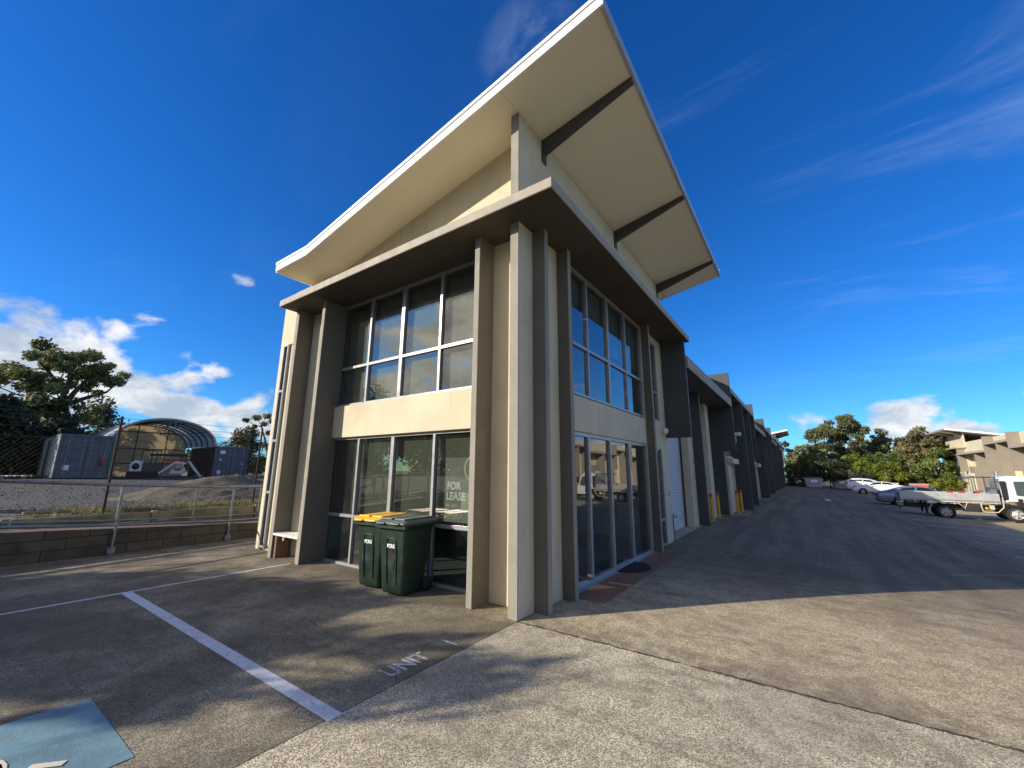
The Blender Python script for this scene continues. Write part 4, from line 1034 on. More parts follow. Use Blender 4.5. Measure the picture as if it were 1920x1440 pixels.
def plant(name, label, cat, base, clumps, leaf, per, m, seed, trunk=None, limbs=True, tr=.2, bm=None, group=None, droop=0, fork=.45):
    rnd = random.Random(seed)
    t = thing(name, label, cat, base, 0, group)
    vs, fs, tone = leaves(clumps, leaf, per, rnd, droop)
    me = bpy.data.meshes.new('crown'); me.from_pydata(vs, [], fs); me.materials.append(m)
    at = me.attributes.new('tone', 'FLOAT', 'FACE'); at.data.foreach_set('value', tone)
    o = bpy.data.objects.new('crown', me); COL.objects.link(o); o.parent = t
    q = MB()
    stems = trunk or [[(0, 0, -.3), (0, 0, 1)]]
    for s_ in stems:
        n = len(s_); q.tube(s_, [tr*(1-.55*i/max(1, n-1)) for i in range(n)], 8)
    if limbs:
        nodes = [Vector(p) for s_ in stems for p in s_[1:]]
        for (cx, cy, cz, r, fl) in clumps:
            c = Vector((cx, cy, cz)); low = [p for p in nodes if p.z < cz+.2] or nodes
            a = min(low, key=lambda p: (p-c).length+.4*abs(p.z-cz*fork))
            mid = a.lerp(c, .55)+Vector((rnd.uniform(-.3, .3), rnd.uniform(-.3, .3), -.10*(c-a).length))*.7
            L_ = (c-a).length; rr_ = max(.018, min(tr*.42, .025*L_+.01))
            q.tube([a, mid, c], [rr_, rr_*.65, rr_*.25], 5, cap=False)
    q.build('trunk', bm or bark, t)
    return t
def crown(rnd, c, R3, n, rr, top=.0, flat=.75, hollow=.35):
    out = []
    while len(out) < n:
        x, y, z = (rnd.uniform(-1, 1) for _ in range(3)); d_ = math.sqrt(x*x+y*y+z*z)
        if d_ > 1 or d_ < hollow or z < -.75: continue
        out.append((c[0]+x*R3[0], c[1]+y*R3[1], c[2]+z*R3[2], rr*rnd.uniform(.65, 1.3), flat))
    return out
def ray(px, py):
    x, y = (px-960)/765.9, -(py-720)/765.9
    return (rt*x+up*y+fw)
def at_d(px, py, dist):
    """the world point seen at that photograph pixel, dist metres away measured on the ground"""
    r_ = ray(px, py); k = dist/math.hypot(r_.x, r_.y); return CAM+r_*k

# trees at the yard: big spreading gum
rnd = random.Random(11)
def gum_from(specs, dist, jit, rnd):
    out = []
    for px, py, pr, fl in specs:
        p = at_d(px, py, dist+rnd.uniform(-jit, jit)); sc = pr*dist/765.9*0.52
        out.append((p, sc, fl))
    return out
D = 47.0
b0 = at_d(128, 884, D); b0.z = 1.1
specs = [(100, 770, 20, .7), (135, 778, 18, .7), (165, 770, 18, .7), (80, 785, 20, .7), (60, 762, 20, .7), (150, 795, 18, .7), (115, 795, 20, .7), (185, 760, 14, .7), (40, 775, 22, .7), (175, 790, 16, .7), (125, 745, 18, .6), (150, 752, 16, .6), (70, 742, 20, .6), (45, 735, 20, .6), (160, 735, 12, .6), (185, 728, 12, .6), (118, 672, 16, .7), (92, 675, 16, .7), (160, 682, 16, .7), (80, 655, 22, .6), (105, 662, 24, .6), (62, 668, 16, .6), (138, 672, 20, .55), (150, 664, 20, .5), (172, 672, 22, .5), (190, 682, 22, .5), (120, 690, 22, .6), (150, 695, 20, .5),
         (178, 700, 24, .5), (196, 705, 18, .5), (215, 708, 20, .5), (232, 714, 14, .6), (222, 724, 15, .5), (206, 715, 14, .5), (95, 690, 22, .6), (70, 700, 22, .55), (45, 696, 20, .6), (20, 700, 24, .6), (0, 706, 26, .6), (-25, 706, 26, .6),
         (30, 712, 20, .5), (60, 716, 20, .5), (85, 720, 18, .5), (100, 735, 20, .5), (110, 712, 16, .5), (170, 716, 14, .5), (135, 712, 16, .5), (192, 690, 16, .5), (205, 688, 14, .5)]
cl = [(p.x-b0.x, p.y-b0.y, p.z-b0.z, s_, f) for p, s_, f in gum_from(specs, D, 2.2, rnd)]
def tp(px, py, dd=0):
    p = at_d(px, py, D+dd); return (p.x-b0.x, p.y-b0.y, p.z-b0.z)
tk = [[(0, 0, -.4), tp(124, 800), tp(124, 755), tp(122, 735)], [tp(124, 755), tp(140, 735), tp(160, 715), tp(175, 700)], [tp(124, 758), tp(165, 745, -.6), tp(200, 735, -1)], [tp(122, 740), tp(105, 715), tp(85, 690)], [tp(122, 738), tp(132, 705), tp(140, 680)]]
plant('gum_tree', 'tall spreading gum tree with airy crown rising behind the teal container', 'tree', b0, [(a_0, a_1, a_2+rnd.uniform(-.5, .5), a_3, min(.85, a_4+.2)) for a_0, a_1, a_2, a_3, a_4 in cl], .16, 780, lf_gum, 21, tk, tr=.20, bm=mat('dark_gum_bark', (.085, .07, .052), .9, var=.3, vscale=5))
# darker casuarinas below it
def thicket(name, label, px0, px1, pytop, pybot, dist, m, seed, leaf=.17, per=430, n=26, rr=1.0, depth=2.5, group=None, shape=None, tr=.16, flat=.8, droop=.3, bm=None, zb=1.1, cat='tree'):
    rnd = random.Random(seed); out = []
    mx_ = (px0+px1)/2; b = at_d(mx_, pybot, dist); b.z = zb
    k = 0
    while len(out) < n:
        u = rnd.uniform(-1, 1); v = rnd.random()
        lim = (1-abs(u)**2.2) if shape is None else shape(u)
        if v > lim: continue
        px = mx_+u*(px1-px0)/2; py = pybot+(pytop-pybot)*v
        p = at_d(px, py, dist+rnd.uniform(-depth, depth)); out.append((p.x-b.x, p.y-b.y, p.z-b.z, rr*rnd.uniform(.6, 1.25), flat))
    h = max(c[2] for c in out)
    st = [[(0, 0, -.3), (rnd.uniform(-.2, .2), rnd.uniform(-.2, .2), h*.35), (rnd.uniform(-.4, .4), rnd.uniform(-.4, .4), h*.75)]]
    return plant(name, label, cat, b, out, leaf, per, m, seed+1, st, tr=tr, group=group, droop=droop, bm=bm)
thicket('casuarina_tree', 'dark drooping casuarina at the left edge beneath the spreading gum', -60, 70, 735, 880, 44, lf_dark, 31, n=46, rr=1.0)
thicket('casuarina_tree', 'dark leafy tree filling the gap directly behind the teal container', 40, 150, 760, 880, 46, lf_dark, 33, n=40, rr=.9)
thicket('gum_tree', 'dark grey green tree between the teal container and the arched shelter', 135, 232, 752, 875, 50, lf_dark, 35, n=40, rr=.9, per=230)
thicket('casuarina_tree', 'wide dark bush spilling out at the far left of the yard', -140, -20, 700, 880, 44, lf_dark, 37, n=46, rr=1.1)
# gums right of the shelter, beside the office wall
D2 = 62.0
def gum2(label, specs, base_px, trunkpts, seed, m=lf_gum, dist=D2, per=420, leaf=.19):
    b = at_d(*base_px, dist); b.z = 1.0; rnd = random.Random(seed)
    cl = [(p.x-b.x, p.y-b.y, p.z-b.z, s_, f) for p, s_, f in gum_from(specs, dist, 2, rnd)]
    def q_(px, py): p = at_d(px, py, dist); return (p.x-b.x, p.y-b.y, p.z-b.z)
    return plant('gum_tree', label, 'tree', b, cl, leaf, per, m, seed, [[(0, 0, -.3)]+[q_(*x) for x in s_] for s_ in trunkpts], tr=.2)
gum2('slim gum with small leaf clumps close beside the left wall of the corner office', [(482, 783, 14, .6), (500, 780, 14, .6), (462, 788, 11, .6), (495, 795, 12, .6), (512, 790, 14, .6), (478, 800, 9, .6), (505, 812, 12, .6), (515, 830, 14, .6), (498, 835, 12, .6)], (503, 888), [[(502, 850), (497, 825), (490, 800)]], 41)
thicket('gum_tree', 'bushy dark gum standing just right of the navy container', 425, 500, 800, 885, 58, lf_dark, 43, n=42, rr=.85, per=240, zb=1.0)
thicket('gum_tree', 'round low tree top showing just past the shelter on its right', 405, 432, 830, 880, 75, lf_olive, 45, n=12, rr=.9, per=160, zb=1.0)
# distant wood behind the yard
rnd = random.Random(3); cl = []
for k in range(70):
    px = rnd.uniform(-200, 520); p = at_d(px, rnd.uniform(858, 884), 120+rnd.uniform(-6, 6)); cl.append((p.x, p.y, p.z, rnd.uniform(1.6, 2.6), .8))
vs, fs, tone = leaves(cl, .7, 26, rnd)
me = bpy.data.meshes.new('distant_wood'); me.from_pydata(vs, [], fs); me.materials.append(lf_dark); me.attributes.new('tone', 'FLOAT', 'FACE').data.foreach_set('value', tone)
o = bpy.data.objects.new('distant_wood', me); COL.objects.link(o); tag(o, 'low dark far wood along the horizon behind the gravel yard', 'wood', kind='stuff')

# trees and shrubs at the end of the driveway
ZB = -.4
def gum3(label, spec, base, seed, dist, m=lf_gum, per=300, leaf=.21, tr=.22, name='gum_tree', bm=None, stems=1):
    b = at_d(*base, dist); b.z = ZB; rnd = random.Random(seed); cl = []
    for px, py, pr, n in spec:
        for _ in range(n):
            a = rnd.random()*2*PI; q_ = math.sqrt(rnd.random())
            p = at_d(px+pr*q_*math.cos(a), py+pr*.9*q_*math.sin(a), dist+rnd.uniform(-2.5, 2.5))
            cl.append((p.x-b.x, p.y-b.y, p.z-b.z, rnd.uniform(.55, 1.05)*pr*dist/765.9*.42, .75))
    h = max(c[2] for c in cl)
    st = []
    for s_ in range(stems):
        dx = rnd.uniform(-.5, .5)*s_; st.append([(dx*.3, 0, -.4), (dx+rnd.uniform(-.3, .3), 0, h*.4), (dx*2+rnd.uniform(-.6, .6), .2, h*.8)])
    return plant(name, label, 'tree', b, cl, leaf, per, m, seed, st, tr=tr, droop=.35, bm=bm)
gum3('tallest gum above the dumpsters with two rounded leafy heads', [(1565, 800, 22, 12), (1585, 795, 16, 8), (1605, 806, 17, 12), (1550, 815, 18, 8), (1590, 820, 18, 6), (1612, 822, 12, 6), (1545, 838, 18, 6), (1572, 840, 16, 6), (1598, 838, 12, 4)], (1580, 905), 51, 88, lf_gum, stems=2)
gum3('lower gum leaning left of the tallest tree over the shaded row', [(1528, 820, 16, 9), (1540, 815, 10, 4), (1518, 835, 14, 8), (1530, 848, 16, 7), (1550, 855, 16, 6)], (1535, 905), 53, 84, lf_gum)
gum3('round headed gum standing alone right of the tallest tree', [(1650, 822, 16, 12), (1640, 835, 14, 8), (1664, 832, 13, 8), (1635, 848, 14, 6), (1660, 848, 14, 6)], (1650, 905), 55, 92, lf_gum)
gum3('olive brown tree crown left of the flared white roof', [(1725, 825, 22, 12), (1745, 830, 20, 10), (1705, 840, 18, 9), (1760, 845, 22, 10), (1730, 855, 25, 10), (1700, 865, 18, 8)], (1735, 905), 57, 80, lf_brown, per=280)
gum3('dense green tree beside the end wall of the sunlit terrace', [(1765, 865, 22, 12), (1745, 880, 20, 10), (1775, 890, 18, 8), (1730, 888, 18, 8), (1755, 903, 18, 6)], (1760, 915), 59, 77, lf_green, per=300)
gum3('grey green tree right of the shrubs behind the white cars', [(1690, 850, 16, 8), (1680, 870, 18, 10), (1700, 885, 18, 8), (1690, 900, 16, 6)], (1690, 910), 61, 86, lf_olive)
gum3('pale olive tree rising over the far end of the shaded terrace', [(1490, 850, 16, 8), (1505, 848, 14, 6), (1485, 870, 16, 8), (1505, 868, 16, 8)], (1495, 905), 63, 90, lf_olive)
gum3('small distant tree under the far left roof tip', [(1476, 834, 8, 5), (1482, 842, 7, 4)], (1478, 905), 65, 110, lf_dark, per=90, leaf=.4)
gum3('dark tree filling the gap behind the yellow green shrubs', [(1620, 865, 16, 8), (1600, 868, 14, 6), (1640, 868, 14, 6)], (1620, 905), 67, 90, lf_dark)
gum3('full green tree between the tallest tree and the round headed gum', [(1618, 846, 18, 12), (1640, 866, 16, 8), (1600, 858, 14, 8)], (1620, 905), 161, 98, lf_olive)
gum3('mid green tree low behind the tallest trunk', [(1565, 862, 24, 12), (1585, 872, 18, 8)], (1570, 905), 163, 95, lf_green)
gum3('soft green tree between the round headed gum and the olive crown', [(1692, 838, 16, 10), (1680, 856, 18, 10)], (1690, 905), 165, 96, lf_gum)
gum3('bushy tree closing the view over the left dumpster', [(1510, 872, 22, 12), (1535, 868, 18, 8)], (1520, 905), 167, 90, lf_gum)
def shrub(label, px, py, rx, ry, dist, m, seed, per=380, leaf=.14, n=26):
    rnd = random.Random(seed); b = at_d(px, py+ry, dist); b.z = ZB-.1; c = at_d(px, py, dist); sc = dist/765.9*.66
    cl = crown(rnd, (c.x-b.x, c.y-b.y, c.z-b.z), (rx*sc*1.3, rx*sc*1.2, ry*sc*1.3), n, .16*(rx+ry)*sc*1.5, flat=.85, hollow=.3)
    return plant('shrub', label, 'shrub', b, cl, leaf, per, m, seed, [[(0, 0, -.2), (.1, 0, max(.6, (c.z-b.z)*.7))]], tr=.08, group='shrubs along the end of the driveway')
shrub('bright lime shrub behind the white hatchback and sedan, left of two', 1600, 868, 20, 14, 79, lf_lime, 71)
shrub('lime shrub dipping toward the roof of the white wagon', 1622, 880, 18, 14, 76, lf_lime, 73)
shrub('round lime green shrub right of the white cars', 1668, 887, 21, 15, 74, lf_lime, 75)
shrub('broad dull green shrub behind the round lime shrub', 1650, 866, 26, 13, 80, lf_green, 77)
shrub('yellow green shrub over the near end of the dark hedge by the shaded row', 1488, 880, 14, 10, 76, lf_lime, 79)
shrub('mid green shrub above the left dumpster', 1515, 868, 20, 16, 78, lf_green, 81)
shrub('dark hedge plant behind the left dumpster', 1500, 902, 26, 14, 73, lf_dark, 83)
shrub('large dark shaded shrub between the two dumpsters', 1556, 886, 30, 18, 73.5, lf_dark, 85, n=34)
shrub('dark shrub behind the right dumpster and white wagon', 1610, 900, 26, 12, 74, lf_dark, 87)
shrub('dark shrub low behind the orange skip', 1700, 905, 24, 12, 76, lf_dark, 89)
shrub('yellowish low bush at the base of the sunlit end office', 1770, 908, 20, 12, 66, lf_lime, 91)
shrub('dark green bush left of the orange skip', 1655, 906, 20, 10, 76, lf_dark, 93)

# roadside gums behind the camera: they throw the dappled shade over the parking bay
def behind(label, x, y, clumps, seed, tr=.2, leaf=.19, per=300, m=lf_gum, bm=barkw):
    h = max(c[2] for c in clumps); rnd = random.Random(seed)
    st = [[(0, 0, -.4), (rnd.uniform(-.2, .2), rnd.uniform(-.2, .2), h*.4), (rnd.uniform(-.4, .4), rnd.uniform(-.4, .4), h*.8)]]
    return plant('gum_tree', label, 'tree', (x, y, -.14), clumps, leaf, per, m, seed, st, tr=tr, bm=bm, droop=.4)
rnd = random.Random(77)
def cloudc(n, R3, c, rr, rnd): return crown(rnd, c, R3, n, rr, flat=.7, hollow=.2)
behind('pale trunked roadside gum with open crown, behind the camera to the left', -12.6, -12.75, cloudc(46, (2.4, 2.2, 1.2), (0, 0, 5.1), .66, rnd), 101)
behind('second roadside gum behind the camera, closer to the handrail', -13.3, -13.7, cloudc(44, (2.5, 2.4, 1.2), (0, 0, 5.2), .68, rnd), 103)
behind('shorter roadside gum behind the camera, nearest the driveway', -8.6, -10.5, cloudc(7, (1.5, .8, .6), (0, 0, 4.8), .48, rnd), 105)
behind('thin roadside gum at the far left behind the camera', -19.0, -11.0, cloudc(7, (2.2, 2.2, 1.4), (0, 0, 4.9), .40, rnd), 107)
behind('tall roadside gum behind the camera mirrored in the upper windows', -6.5, -24, cloudc(16, (3.0, 3.0, 3.4), (0, 0, 8.0), .85, rnd), 109, tr=.28)

rnd = random.Random(8); cl = []
for k in range(330):
    x_ = rnd.uniform(-170, 70); cl.append((x_, -48+rnd.uniform(-4, 4)-.0012*x_*x_*(x_ > 0)+.10*min(0, x_+40)*-.25, rnd.uniform(.5, 14.0)*(.62+.38*math.sin(x_*.21+1)**2)*(1.3 if x_ < -60 else 1), rnd.uniform(1.9, 3.2), .85))
vs, fs, tone = leaves(cl, .5, 30, rnd)
me = bpy.data.meshes.new('street_wood'); me.from_pydata(vs, [], fs); me.materials.append(lf_dark); me.attributes.new('tone', 'FLOAT', 'FACE').data.foreach_set('value', tone)
o = bpy.data.objects.new('street_wood', me); COL.objects.link(o); tag(o, 'far belt of trees across the street behind the camera', 'wood', kind='stuff')

# ------------------------------------------------------------------ vehicles
tyre_m = mat('tyre_rubber', (.02, .02, .02), .8, var=.2, vscale=10)
rim_m = mat('silver_rim', (.62, .62, .63), .35, .3, var=.08, vscale=5)
rim_w = mat('painted_steel_rim', (.60, .59, .55), .45, .3, var=.12, vscale=6)
dark_gl = mat('dark_car_glass', (.012, .016, .02), .05, spec=.8)
carw = mat('white_car_paint', (.78, .78, .77), .25, var=.01, spec=.6)
cars = mat('steel_grey_car_paint', (.22, .25, .30), .28, .35, var=.03, spec=.6)
light_r = mat('red_lamp_plastic', (.35, .02, .015), .25); light_w = mat('clear_lamp_plastic', (.6, .62, .64), .12, .3)
trim = mat('black_trim', (.018, .018, .018), .5)
def wheel(parent, x, y, r, wd, side, rim=rim_m, spokes=5):
    q = MB(); a = wd/2
    q.lathe([(r*.62, -a), (r*.9, -a), (r, -a*.7), (r, a*.7), (r*.9, a), (r*.62, a), (r*.62, -a)], (x, y, r), (0, 1, 0), 28)
    w_ = q.build('wheel', tyre_m, parent)
    q = MB(); yo = y+side*a*.75
    q.lathe([(r*.64, -.02), (r*.64, .02), (r*.58, .02), (r*.56, -.02), (r*.64, -.02)], (x, yo, r), (0, 1, 0), 28)
    for k in range(spokes):
        an = 2*PI*k/spokes+.3; c, s_ = math.cos(an), math.sin(an)
        q.obox((x+c*r*.33, yo, r+s_*r*.33), (c*r*.28, 0, s_*r*.28), (0, .018, 0), (-s_*r*.075, 0, c*r*.075))
    q.lathe([(0, -.03), (r*.16, -.03), (r*.16, .03), (0, .03)], (x, yo, r), (0, 1, 0), 12)
    q.build('rim', rim, w_)
    MB().lathe([(0, -.01), (r*.57, -.01), (r*.57, .01), (0, .01)], (x, yo-side*.045, r), (0, 1, 0), 20).build('hub_backing', rim if rim is rim_w else trim, w_)
def car(label, loc, rz, paint, prof, Lw, half=.90, wr=.33, wxs=(0.85, 3.6), name='parked_car', glass=None, lamps=None):
    """profile stations: (x, z_low, z_belt, z_top, half width factor, top width factor); rear at x=0, nose at x=Lw"""
    t = thing(name, label, 'car', loc, rz)
    rings = []
    for (x, zl, zb, zt, hw, tw) in prof:
        h = half*hw; k = half*tw
        pts = [(x, -h*.86, zl), (x, -h*.97, zl+.08), (x, -h, (zl+zb)/2), (x, -h*.985, zb-.04), (x, -h*.95, zb), (x, -max(k, h*.0)*1.0, zt-.035*(zt > zb+.1)), (x, -k*.8, zt), (x, 0, zt+.012)]
        pts = pts+[(x, -y, z) for _, y, z in pts[-2::-1]]
        rings.append([p for p in pts])
    b = MB(); b.loft(rings, True); o = b.build('body', paint, t, fix=True)
    ss = o.modifiers.new('smooth', 'SUBSURF'); ss.levels = 1; ss.render_levels = 1
    # wheel arches
    for x in wxs:
        for s_ in (-1, 1):
            q = MB(); n = 14
            q.lathe([(0, 0), (wr*1.16, 0), (wr*1.16, .02), (0, .02)], (x, s_*(half*.985), wr), (0, s_, 0), 24); q.build('wheel_arch', trim, t)
            wheel(t, x, s_*(half-.075), wr, .2, s_)
    for s_ in (-1, 1):
        for poly in glass:
            q = MB(); q.add([(x, s_*(half*yf), z) for x, yf, z in poly]+[(x, s_*(half*yf-.02), z) for x, yf, z in poly],
                  [tuple(range(len(poly))) if s_ < 0 else tuple(range(len(poly)-1, -1, -1))])
            q.build('side_window', dark_gl, t)
    for (x, y0, y1, z0, z1, mm) in lamps:
        for s_ in (-1, 1):
            MB().box(x-.09, x+.09, s_*y0*half, s_*y1*half, z0, z1).build('headlight' if mm is light_w else 'tail_light', mm, t, bevel=.02)
    for s_ in (-1, 1):
        MB().box(wxs[0]+.45, wxs[1]-.45, s_*half*.9, s_*half*.99, .2, .27).build('side_skirt', trim, t)
        MB().box(Lw*.64, Lw*.64+.16, s_*half*.98, s_*half*1.14, .92, 1.04).build('mirror', paint, t, bevel=.03, seg=2)
    q = MB(); q.box(-.025, .0, -.26, .26, .55, .68); q.build('number_plate', letter_w, t)
    return t
sedan_prof = [(0.0, .42, .62, .66, .84, .80), (0.06, .28, .86, .98, .92, .86), (.45, .24, .90, 1.04, .98, .82), (.80, .24, .92, 1.08, 1, .74), (1.35, .22, .93, 1.34, 1, .66), (1.9, .22, .92, 1.44, 1, .64), (2.6, .22, .90, 1.43, 1, .64), (3.2, .22, .89, 1.24, 1, .68), (3.72, .22, .87, .98, 1, .80), (4.3, .24, .80, .90, .97, .82), (4.68, .28, .70, .76, .88, .74), (4.80, .40, .58, .62, .76, .66)]
sg = [[(1.05, .87, .98), (1.55, .725, 1.31), (2.17, .70, 1.36), (2.14, .885, .96)], [(2.24, .885, .96), (2.26, .70, 1.36), (2.85, .71, 1.31), (3.45, .865, .95)]]
p_ = (7.05, 37.0); car('steel grey sedan parked nose in beyond the flatbed truck', (p_[0], p_[1], gz(p_[0]+2, p_[1])-.0), 0, cars, sedan_prof, 4.8, wxs=(1.25, 3.95), glass=sg, lamps=[(.07, .55, .90, .74, .90, light_r), (4.66, .5, .82, .60, .72, light_w)])
p_ = (11.9, 56.9); car('white sedan parked tail in beside the white wagon', (p_[0], p_[1], gz(9, 50)), PI, carw, sedan_prof, 4.75, wxs=(1.2, 3.88), glass=sg, lamps=[(.07, .55, .90, .74, .90, light_r), (4.66, .5, .82, .60, .72, light_w)])
suv_prof = [(0.0, .45, .75, .85, .84, .78), (.05, .32, 1.0, 1.35, .94, .76), (.35, .30, 1.02, 1.60, .99, .74), (.9, .28, 1.02, 1.69, 1, .72), (1.7, .28, 1.0, 1.70, 1, .70), (2.5, .28, .98, 1.62, 1, .69), (3.1, .28, .97, 1.38, 1, .72), (3.6, .28, .95, 1.08, 1, .82), (4.2, .30, .88, 1.0, .97, .82), (4.55, .36, .75, .82, .88, .74), (4.65, .45, .62, .68, .78, .66)]
sg2 = [[(.30, .90, 1.08), (.55, .79, 1.50), (1.65, .765, 1.55), (1.62, .90, 1.06)], [(1.72, .90, 1.06), (1.75, .765, 1.55), (2.45, .77, 1.48), (3.2, .88, 1.04)]]
p_ = (7.1, 64.8); car('white wagon with dark windows parked in front of the right dumpster', (p_[0], p_[1], gz(9, 60)), 0, carw, suv_prof, 4.65, wxs=(.95, 3.7), wr=.36, glass=sg2, lamps=[(.10, .62, .93, .95, 1.2, light_r), (4.5, .5, .82, .72, .86, light_w)])

# flatbed truck: local x forward, origin under the rear axle, near side is -y
tr_x, tr_y = 8.98, 28.45
tk = thing('flatbed_truck', 'white cab flatbed truck with aluminium drop side tray and ladder rack', 'truck', (tr_x, tr_y, gz(tr_x+.8, tr_y)), R(-2))
WB = 2.48
for x in (0, WB):
    for s_ in (-1, 1): wheel(tk, x, s_*.80, .37, .22, s_, rim_w, 6)
for s_ in (-1, 1): wheel(tk, 0, s_*.55, .37, .2, s_, rim_w, 6)
q = MB()
for s_ in (-1, 1): q.box(-1.5, 2.9, s_*.35-.04, s_*.35+.04, .55, .72)
q.box(-.2, .2, -.7, .7, .3, .45); q.build('chassis', blackp, tk)
q = MB(); q.box(-1.72, 2.02, -.98, .98, .93, 1.0)
for k in range(8): q.box(-1.7+k*.5, -1.62+k*.5, -.95, .95, .82, .93)
q.build('tray_deck', mat('tray_aluminium', (.50, .50, .48), .4, .5, var=.12, vscale=3), tk)
tray_al = mat('drop_side_aluminium', (.62, .62, .59), .38, .45, var=.1, vscale=2.5)
for s_ in (-1, 1):
    q = MB(); y = s_*1.0
    for z0, z1 in ((1.0, 1.115), (1.12, 1.235), (1.24, 1.36)): q.box(-1.70, 2.0, y-.018, y+.018, z0, z1)
    for x in (-1.0, -.25, .6, 1.45): q.box(x-.02, x+.02, y-.035, y+.035, .98, 1.30)
    q.build('drop_side', tray_al, tk, bevel=.004)
q = MB(); q.box(-1.74, -1.70, -.98, .98, 1.0, 1.36); q.build('tail_gate', tray_al, tk)
MB().box(-1.755, -1.742, -.95, -.5, .98, 1.3).build('hazard_plate', mat('plate_grey', (.2, .2, .2), .6), tk)
q = MB()
for s_ in (-1, 1):
    q.tube([(1.98, s_*.95, 1.0), (1.98, s_*.95, 2.22)], .03, 6)
    q.tube([(.95, s_*.95, 2.18), (2.02, s_*.95, 2.18)], .025, 6); q.tube([(1.15, s_*.95, 1.36), (1.15, s_*.95, 2.12)], .02, 6)
q.tube([(1.98, -.95, 2.18), (1.98, .95, 2.18)], .03, 6); q.tube([(1.98, -.95, 1.62), (1.98, .95, 1.62)], .03, 6)
q.tube([(.9, -.95, 2.18), (.9, .95, 2.18)], .03, 6); q.tube([(1.15, -.95, 2.1), (1.15, .95, 2.1)], .02, 6)
q.build('ladder_rack', steeld, tk)
q = MB(); q.box(1.965, 1.985, -.92, .92, 1.0, 1.6)
for k in range(9): q.box(1.97, 1.982, -.9, .9, 1.66+k*.055, 1.68+k*.055)
q.build('headboard', mat('mesh_grey', (.30, .31, .32), .5, .3, var=.1), tk)
for x in (0.3, .72, 1.25): MB().box(x-.1, x+.1, -.9, -.75, 1.36, 1.46).build('strap_winch', redp, tk)
cbm = mat('cream_tie_rail', (.60, .53, .38), .5, var=.08)
for s_ in (-1, 1):
    q = MB(); q.tube([(-.62, s_*.98, .42), (-.62, s_*.98, .55), (-.42, s_*.98, .90), (2.0, s_*.98, .88)], .025, 6)
    q.tube([(.48, s_*.98, .88), (.72, s_*.98, .58), (.82, s_*.98, .88)], .025, 6)
    q.tube([(1.3, s_*.98, .88), (1.33, s_*.98, .50), (1.45, s_*.98, .42), (1.85, s_*.98, .44), (2.08, s_*.98, .70), (2.10, s_*.98, 1.2)], .028, 6)
    q.build('tie_rail', cbm, tk)
MB().loft([[(x, -.95+.0*x, z) for x, z in ()] or rrect(1.0, -.72, .32, .22, .06, .42), rrect(1.0, -.72, .34, .24, .08, .6), rrect(1.0, -.72, .32, .22, .06, .80)]).build('fuel_tank', blackp, tk)
MB().lathe([(0, 0), (.07, 0), (.07, .14), (0, .14)], (1.5, -.8, .62), (0, -1, 0), 12).build('oil_filter', yellow, tk)
MB().box(1.62, 1.8, -.86, -.7, .55, .78).build('reservoir_bottle', cbm, tk, bevel=.02)
for s_ in (-1, 1): MB().box(-.75, -.7, s_*.5, s_*.95, .25, .85).build('mudflap', rubber, tk)
q = MB(); q.tube([(-1.5, -.2, .6), (-1.75, -.2, .5), (-1.78, -.2, .38)], .04, 6); q.build('tow_hitch', steeld, tk)
# cab
cabp = mat('white_cab_paint', (.80, .80, .79), .3, var=.01, spec=.6)
q = MB(); side = [(2.12, .62), (2.12, 2.02), (2.22, 2.2), (2.5, 2.26), (3.10, 2.22), (3.35, 2.05), (3.62, 1.25), (3.68, 1.05), (3.68, .55), (3.0, .55), (2.93, .86), (2.72, 1.0), (2.28, 1.0), (2.12, .86)]
vs = []
def ctap(z): return 1.0 if z < 1.2 else 1.0-.13*((z-1.2)/1.06)
n = len(side)
vs = [(x, -.88*ctap(z), z) for x, z in side]+[(x, .88*ctap(z), z) for x, z in side]
q.add(vs, [tuple(range(n)), tuple(range(2*n-1, n-1, -1))]+[(i, n+i, n+(i+1) % n, (i+1) % n) for i in range(n)])
cab = q.build('cab', cabp, tk, bevel=.035, seg=2, fix=True)
for s_ in (-1, 1):
    pw = [(2.62, 1.30), (2.62, 1.98), (3.10, 2.0), (3.28, 1.9), (3.48, 1.28), (3.1, 1.24)]
    q = MB(); q.add([(x, s_*(.88*ctap(z)+.012), z) for x, z in pw], [tuple(range(6)) if s_ < 0 else tuple(range(5, -1, -1))]); q.v += [(x, y-s_*.01, z) for x, y, z in q.v]
    q.f.append(tuple(range(6, 12)) if s_ > 0 else tuple(range(11, 5, -1))); q.sm.append(False)
    q.build('cab_window', mat('cab_glass', (.05, .075, .07), .05, spec=.8), cab)
    MB().box(2.62, 2.78, s_*.885, s_*.90, .98, 1.14).build('door_handle', trim, cab)
    MB().box(2.14, 2.34, s_*.70, s_*.885, 1.05, 2.0).build('intake_snorkel', trim, tk, bevel=.02)
    q = MB(); q.box(3.46, 3.62, s_*1.0, s_*1.12, 1.45, 1.9); q.tube([(3.5, s_*.85, 1.95), (3.54, s_*1.06, 1.92)], .015, 6); q.build('mirror', trim, tk)
    q = MB(); pts = []
    for k in range(9):
        a = PI*(k/8)*.95+.05; pts.append((WB+.46*math.cos(a), .37+.46*math.sin(a)))
    q.extr(pts+[(WB+.40*math.cos(PI*(k/8)*.95+.05), .37+.40*math.sin(PI*(k/8)*.95+.05)) for k in range(8, -1, -1)], 1, s_*.66, s_*.93); q.build('mudguard', trim, tk)
q = MB(); q.add([(3.36, -.70, 2.02), (3.36, .70, 2.02), (3.64, .80, 1.28), (3.64, -.80, 1.28)], [(3, 2, 1, 0)]); q.add([(3.375, -.70, 2.02), (3.375, .70, 2.02), (3.655, .80, 1.28), (3.655, -.80, 1.28)], [(0, 3, 2, 1)]); q.build('windscreen', MATS['cab_glass'], cab)
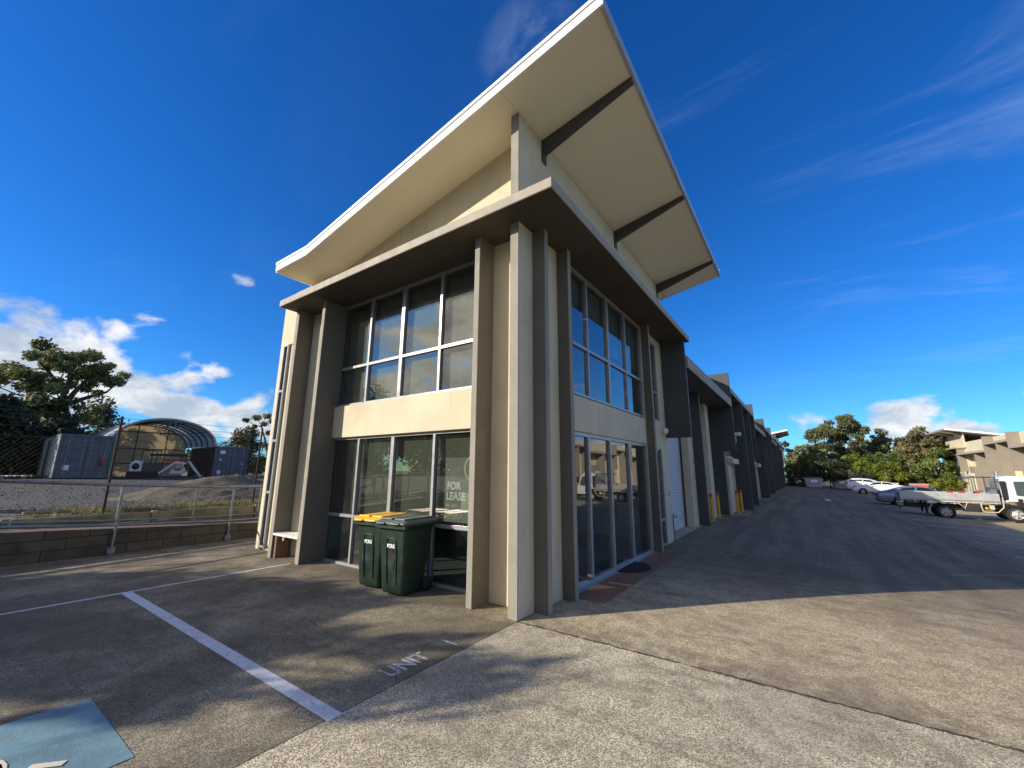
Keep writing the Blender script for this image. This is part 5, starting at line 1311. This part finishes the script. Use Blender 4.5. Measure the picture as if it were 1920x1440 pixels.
MB().box(3.66, 3.78, -.88, .88, .35, .58).build('bumper', trim, tk, bevel=.03)
for s_ in (-1, 1): MB().box(3.67, 3.72, s_*.55, s_*.82, .66, .82).build('headlight', light_w, tk, bevel=.02)

# ------------------------------------------------------------------ dumpsters and skips
dump = mat('pale_grey_dumpster', (.42, .44, .46), .55, .1, var=.12, vscale=2, dirt=(.2, .18, .15), dscale=1.5)
def dumpster(loc, rz, label):
    t = thing('dumpster', label, 'dumpster', loc, rz, 'grey dumpsters at the end of the driveway')
    q = MB(); q.loft([rrect(0, 0, .82, .55, .02, .12), rrect(0, 0, .98, .68, .02, 1.18)], False)
    for k in (-.6, 0, .6): q.box(k-.03, k+.03, -.70, -.66, .3, 1.18)
    q.build('tub', dump, t)
    q = MB(); q.extr([(-.72, 1.19), (.70, 1.19), (.70, 1.36), (-.72, 1.24)], 0, -1.0, 1.0); q.build('lid', mat('lid_grey', (.30, .31, .32), .5, var=.1), t, bevel=.01)
    MB().box(-.35, .35, -.715, -.705, .75, 1.1).build('notice', letter_w, t)
    text_mesh('notice_mark', 'A', .2, redp, frame_m((-.07, -.717, .84), (1, 0, 0), (0, 0, 1)), t, depth=.001)
    for sx in (-.65, .65):
        for sy in (-.4, .4): MB().lathe([(0, -.03), (.09, -.03), (.09, .03), (0, .03)], (sx, sy, .09), (0, 1, 0), 12).build('castor', rubber, t)
    return t
dumpster((3.75, 64.6, gz(3.7, 64)), R(8), 'pale grey lidded dumpster standing alone at the end of the driveway')
dumpster((6.9, 68.6, gz(6.7, 64)), R(8), 'pale grey lidded dumpster half hidden by the white wagon')
t = thing('skip_bin', 'orange red skip bin behind the parked cars', 'skip', (13.6, 62.5, gz(11, 60)))
MB().extr([(-.6, .0), (.6, .0), (.72, 1.15), (-.72, 1.15)], 1, -.6, .6).build('tub', mat('orange_skip_paint', (.60, .13, .07), .6, var=.12, vscale=3), t)
MB().box(-.76, .76, -.64, .64, 1.152, 1.24).build('rim', mat('pale_skip_rim', (.62, .40, .32), .6), t)
t = thing('planter_wall', 'low cream planter wall behind the white sedan', 'wall', (11.0, 68.0, gz(11, 60)))
MB().box(-1.6, 1.6, -.2, .2, 0, 1.15).build('wall', cream, t, bevel=.01); MB().box(-1.65, 1.65, -.24, .24, 1.152, 1.22).build('capping', mat('tan_capping', (.5, .38, .24), .8), t)
t = thing('wall_lamp', 'small white bulkhead lamp fixed high on the first charcoal blade edge', 'lamp', (.72, 15.63, 3.3))
MB().box(-.02, .02, -.05, .05, -.3, .0).build('conduit', alu, t); MB().box(-.02, .22, -.08, .08, .0, .14).build('housing', white, t, bevel=.02)
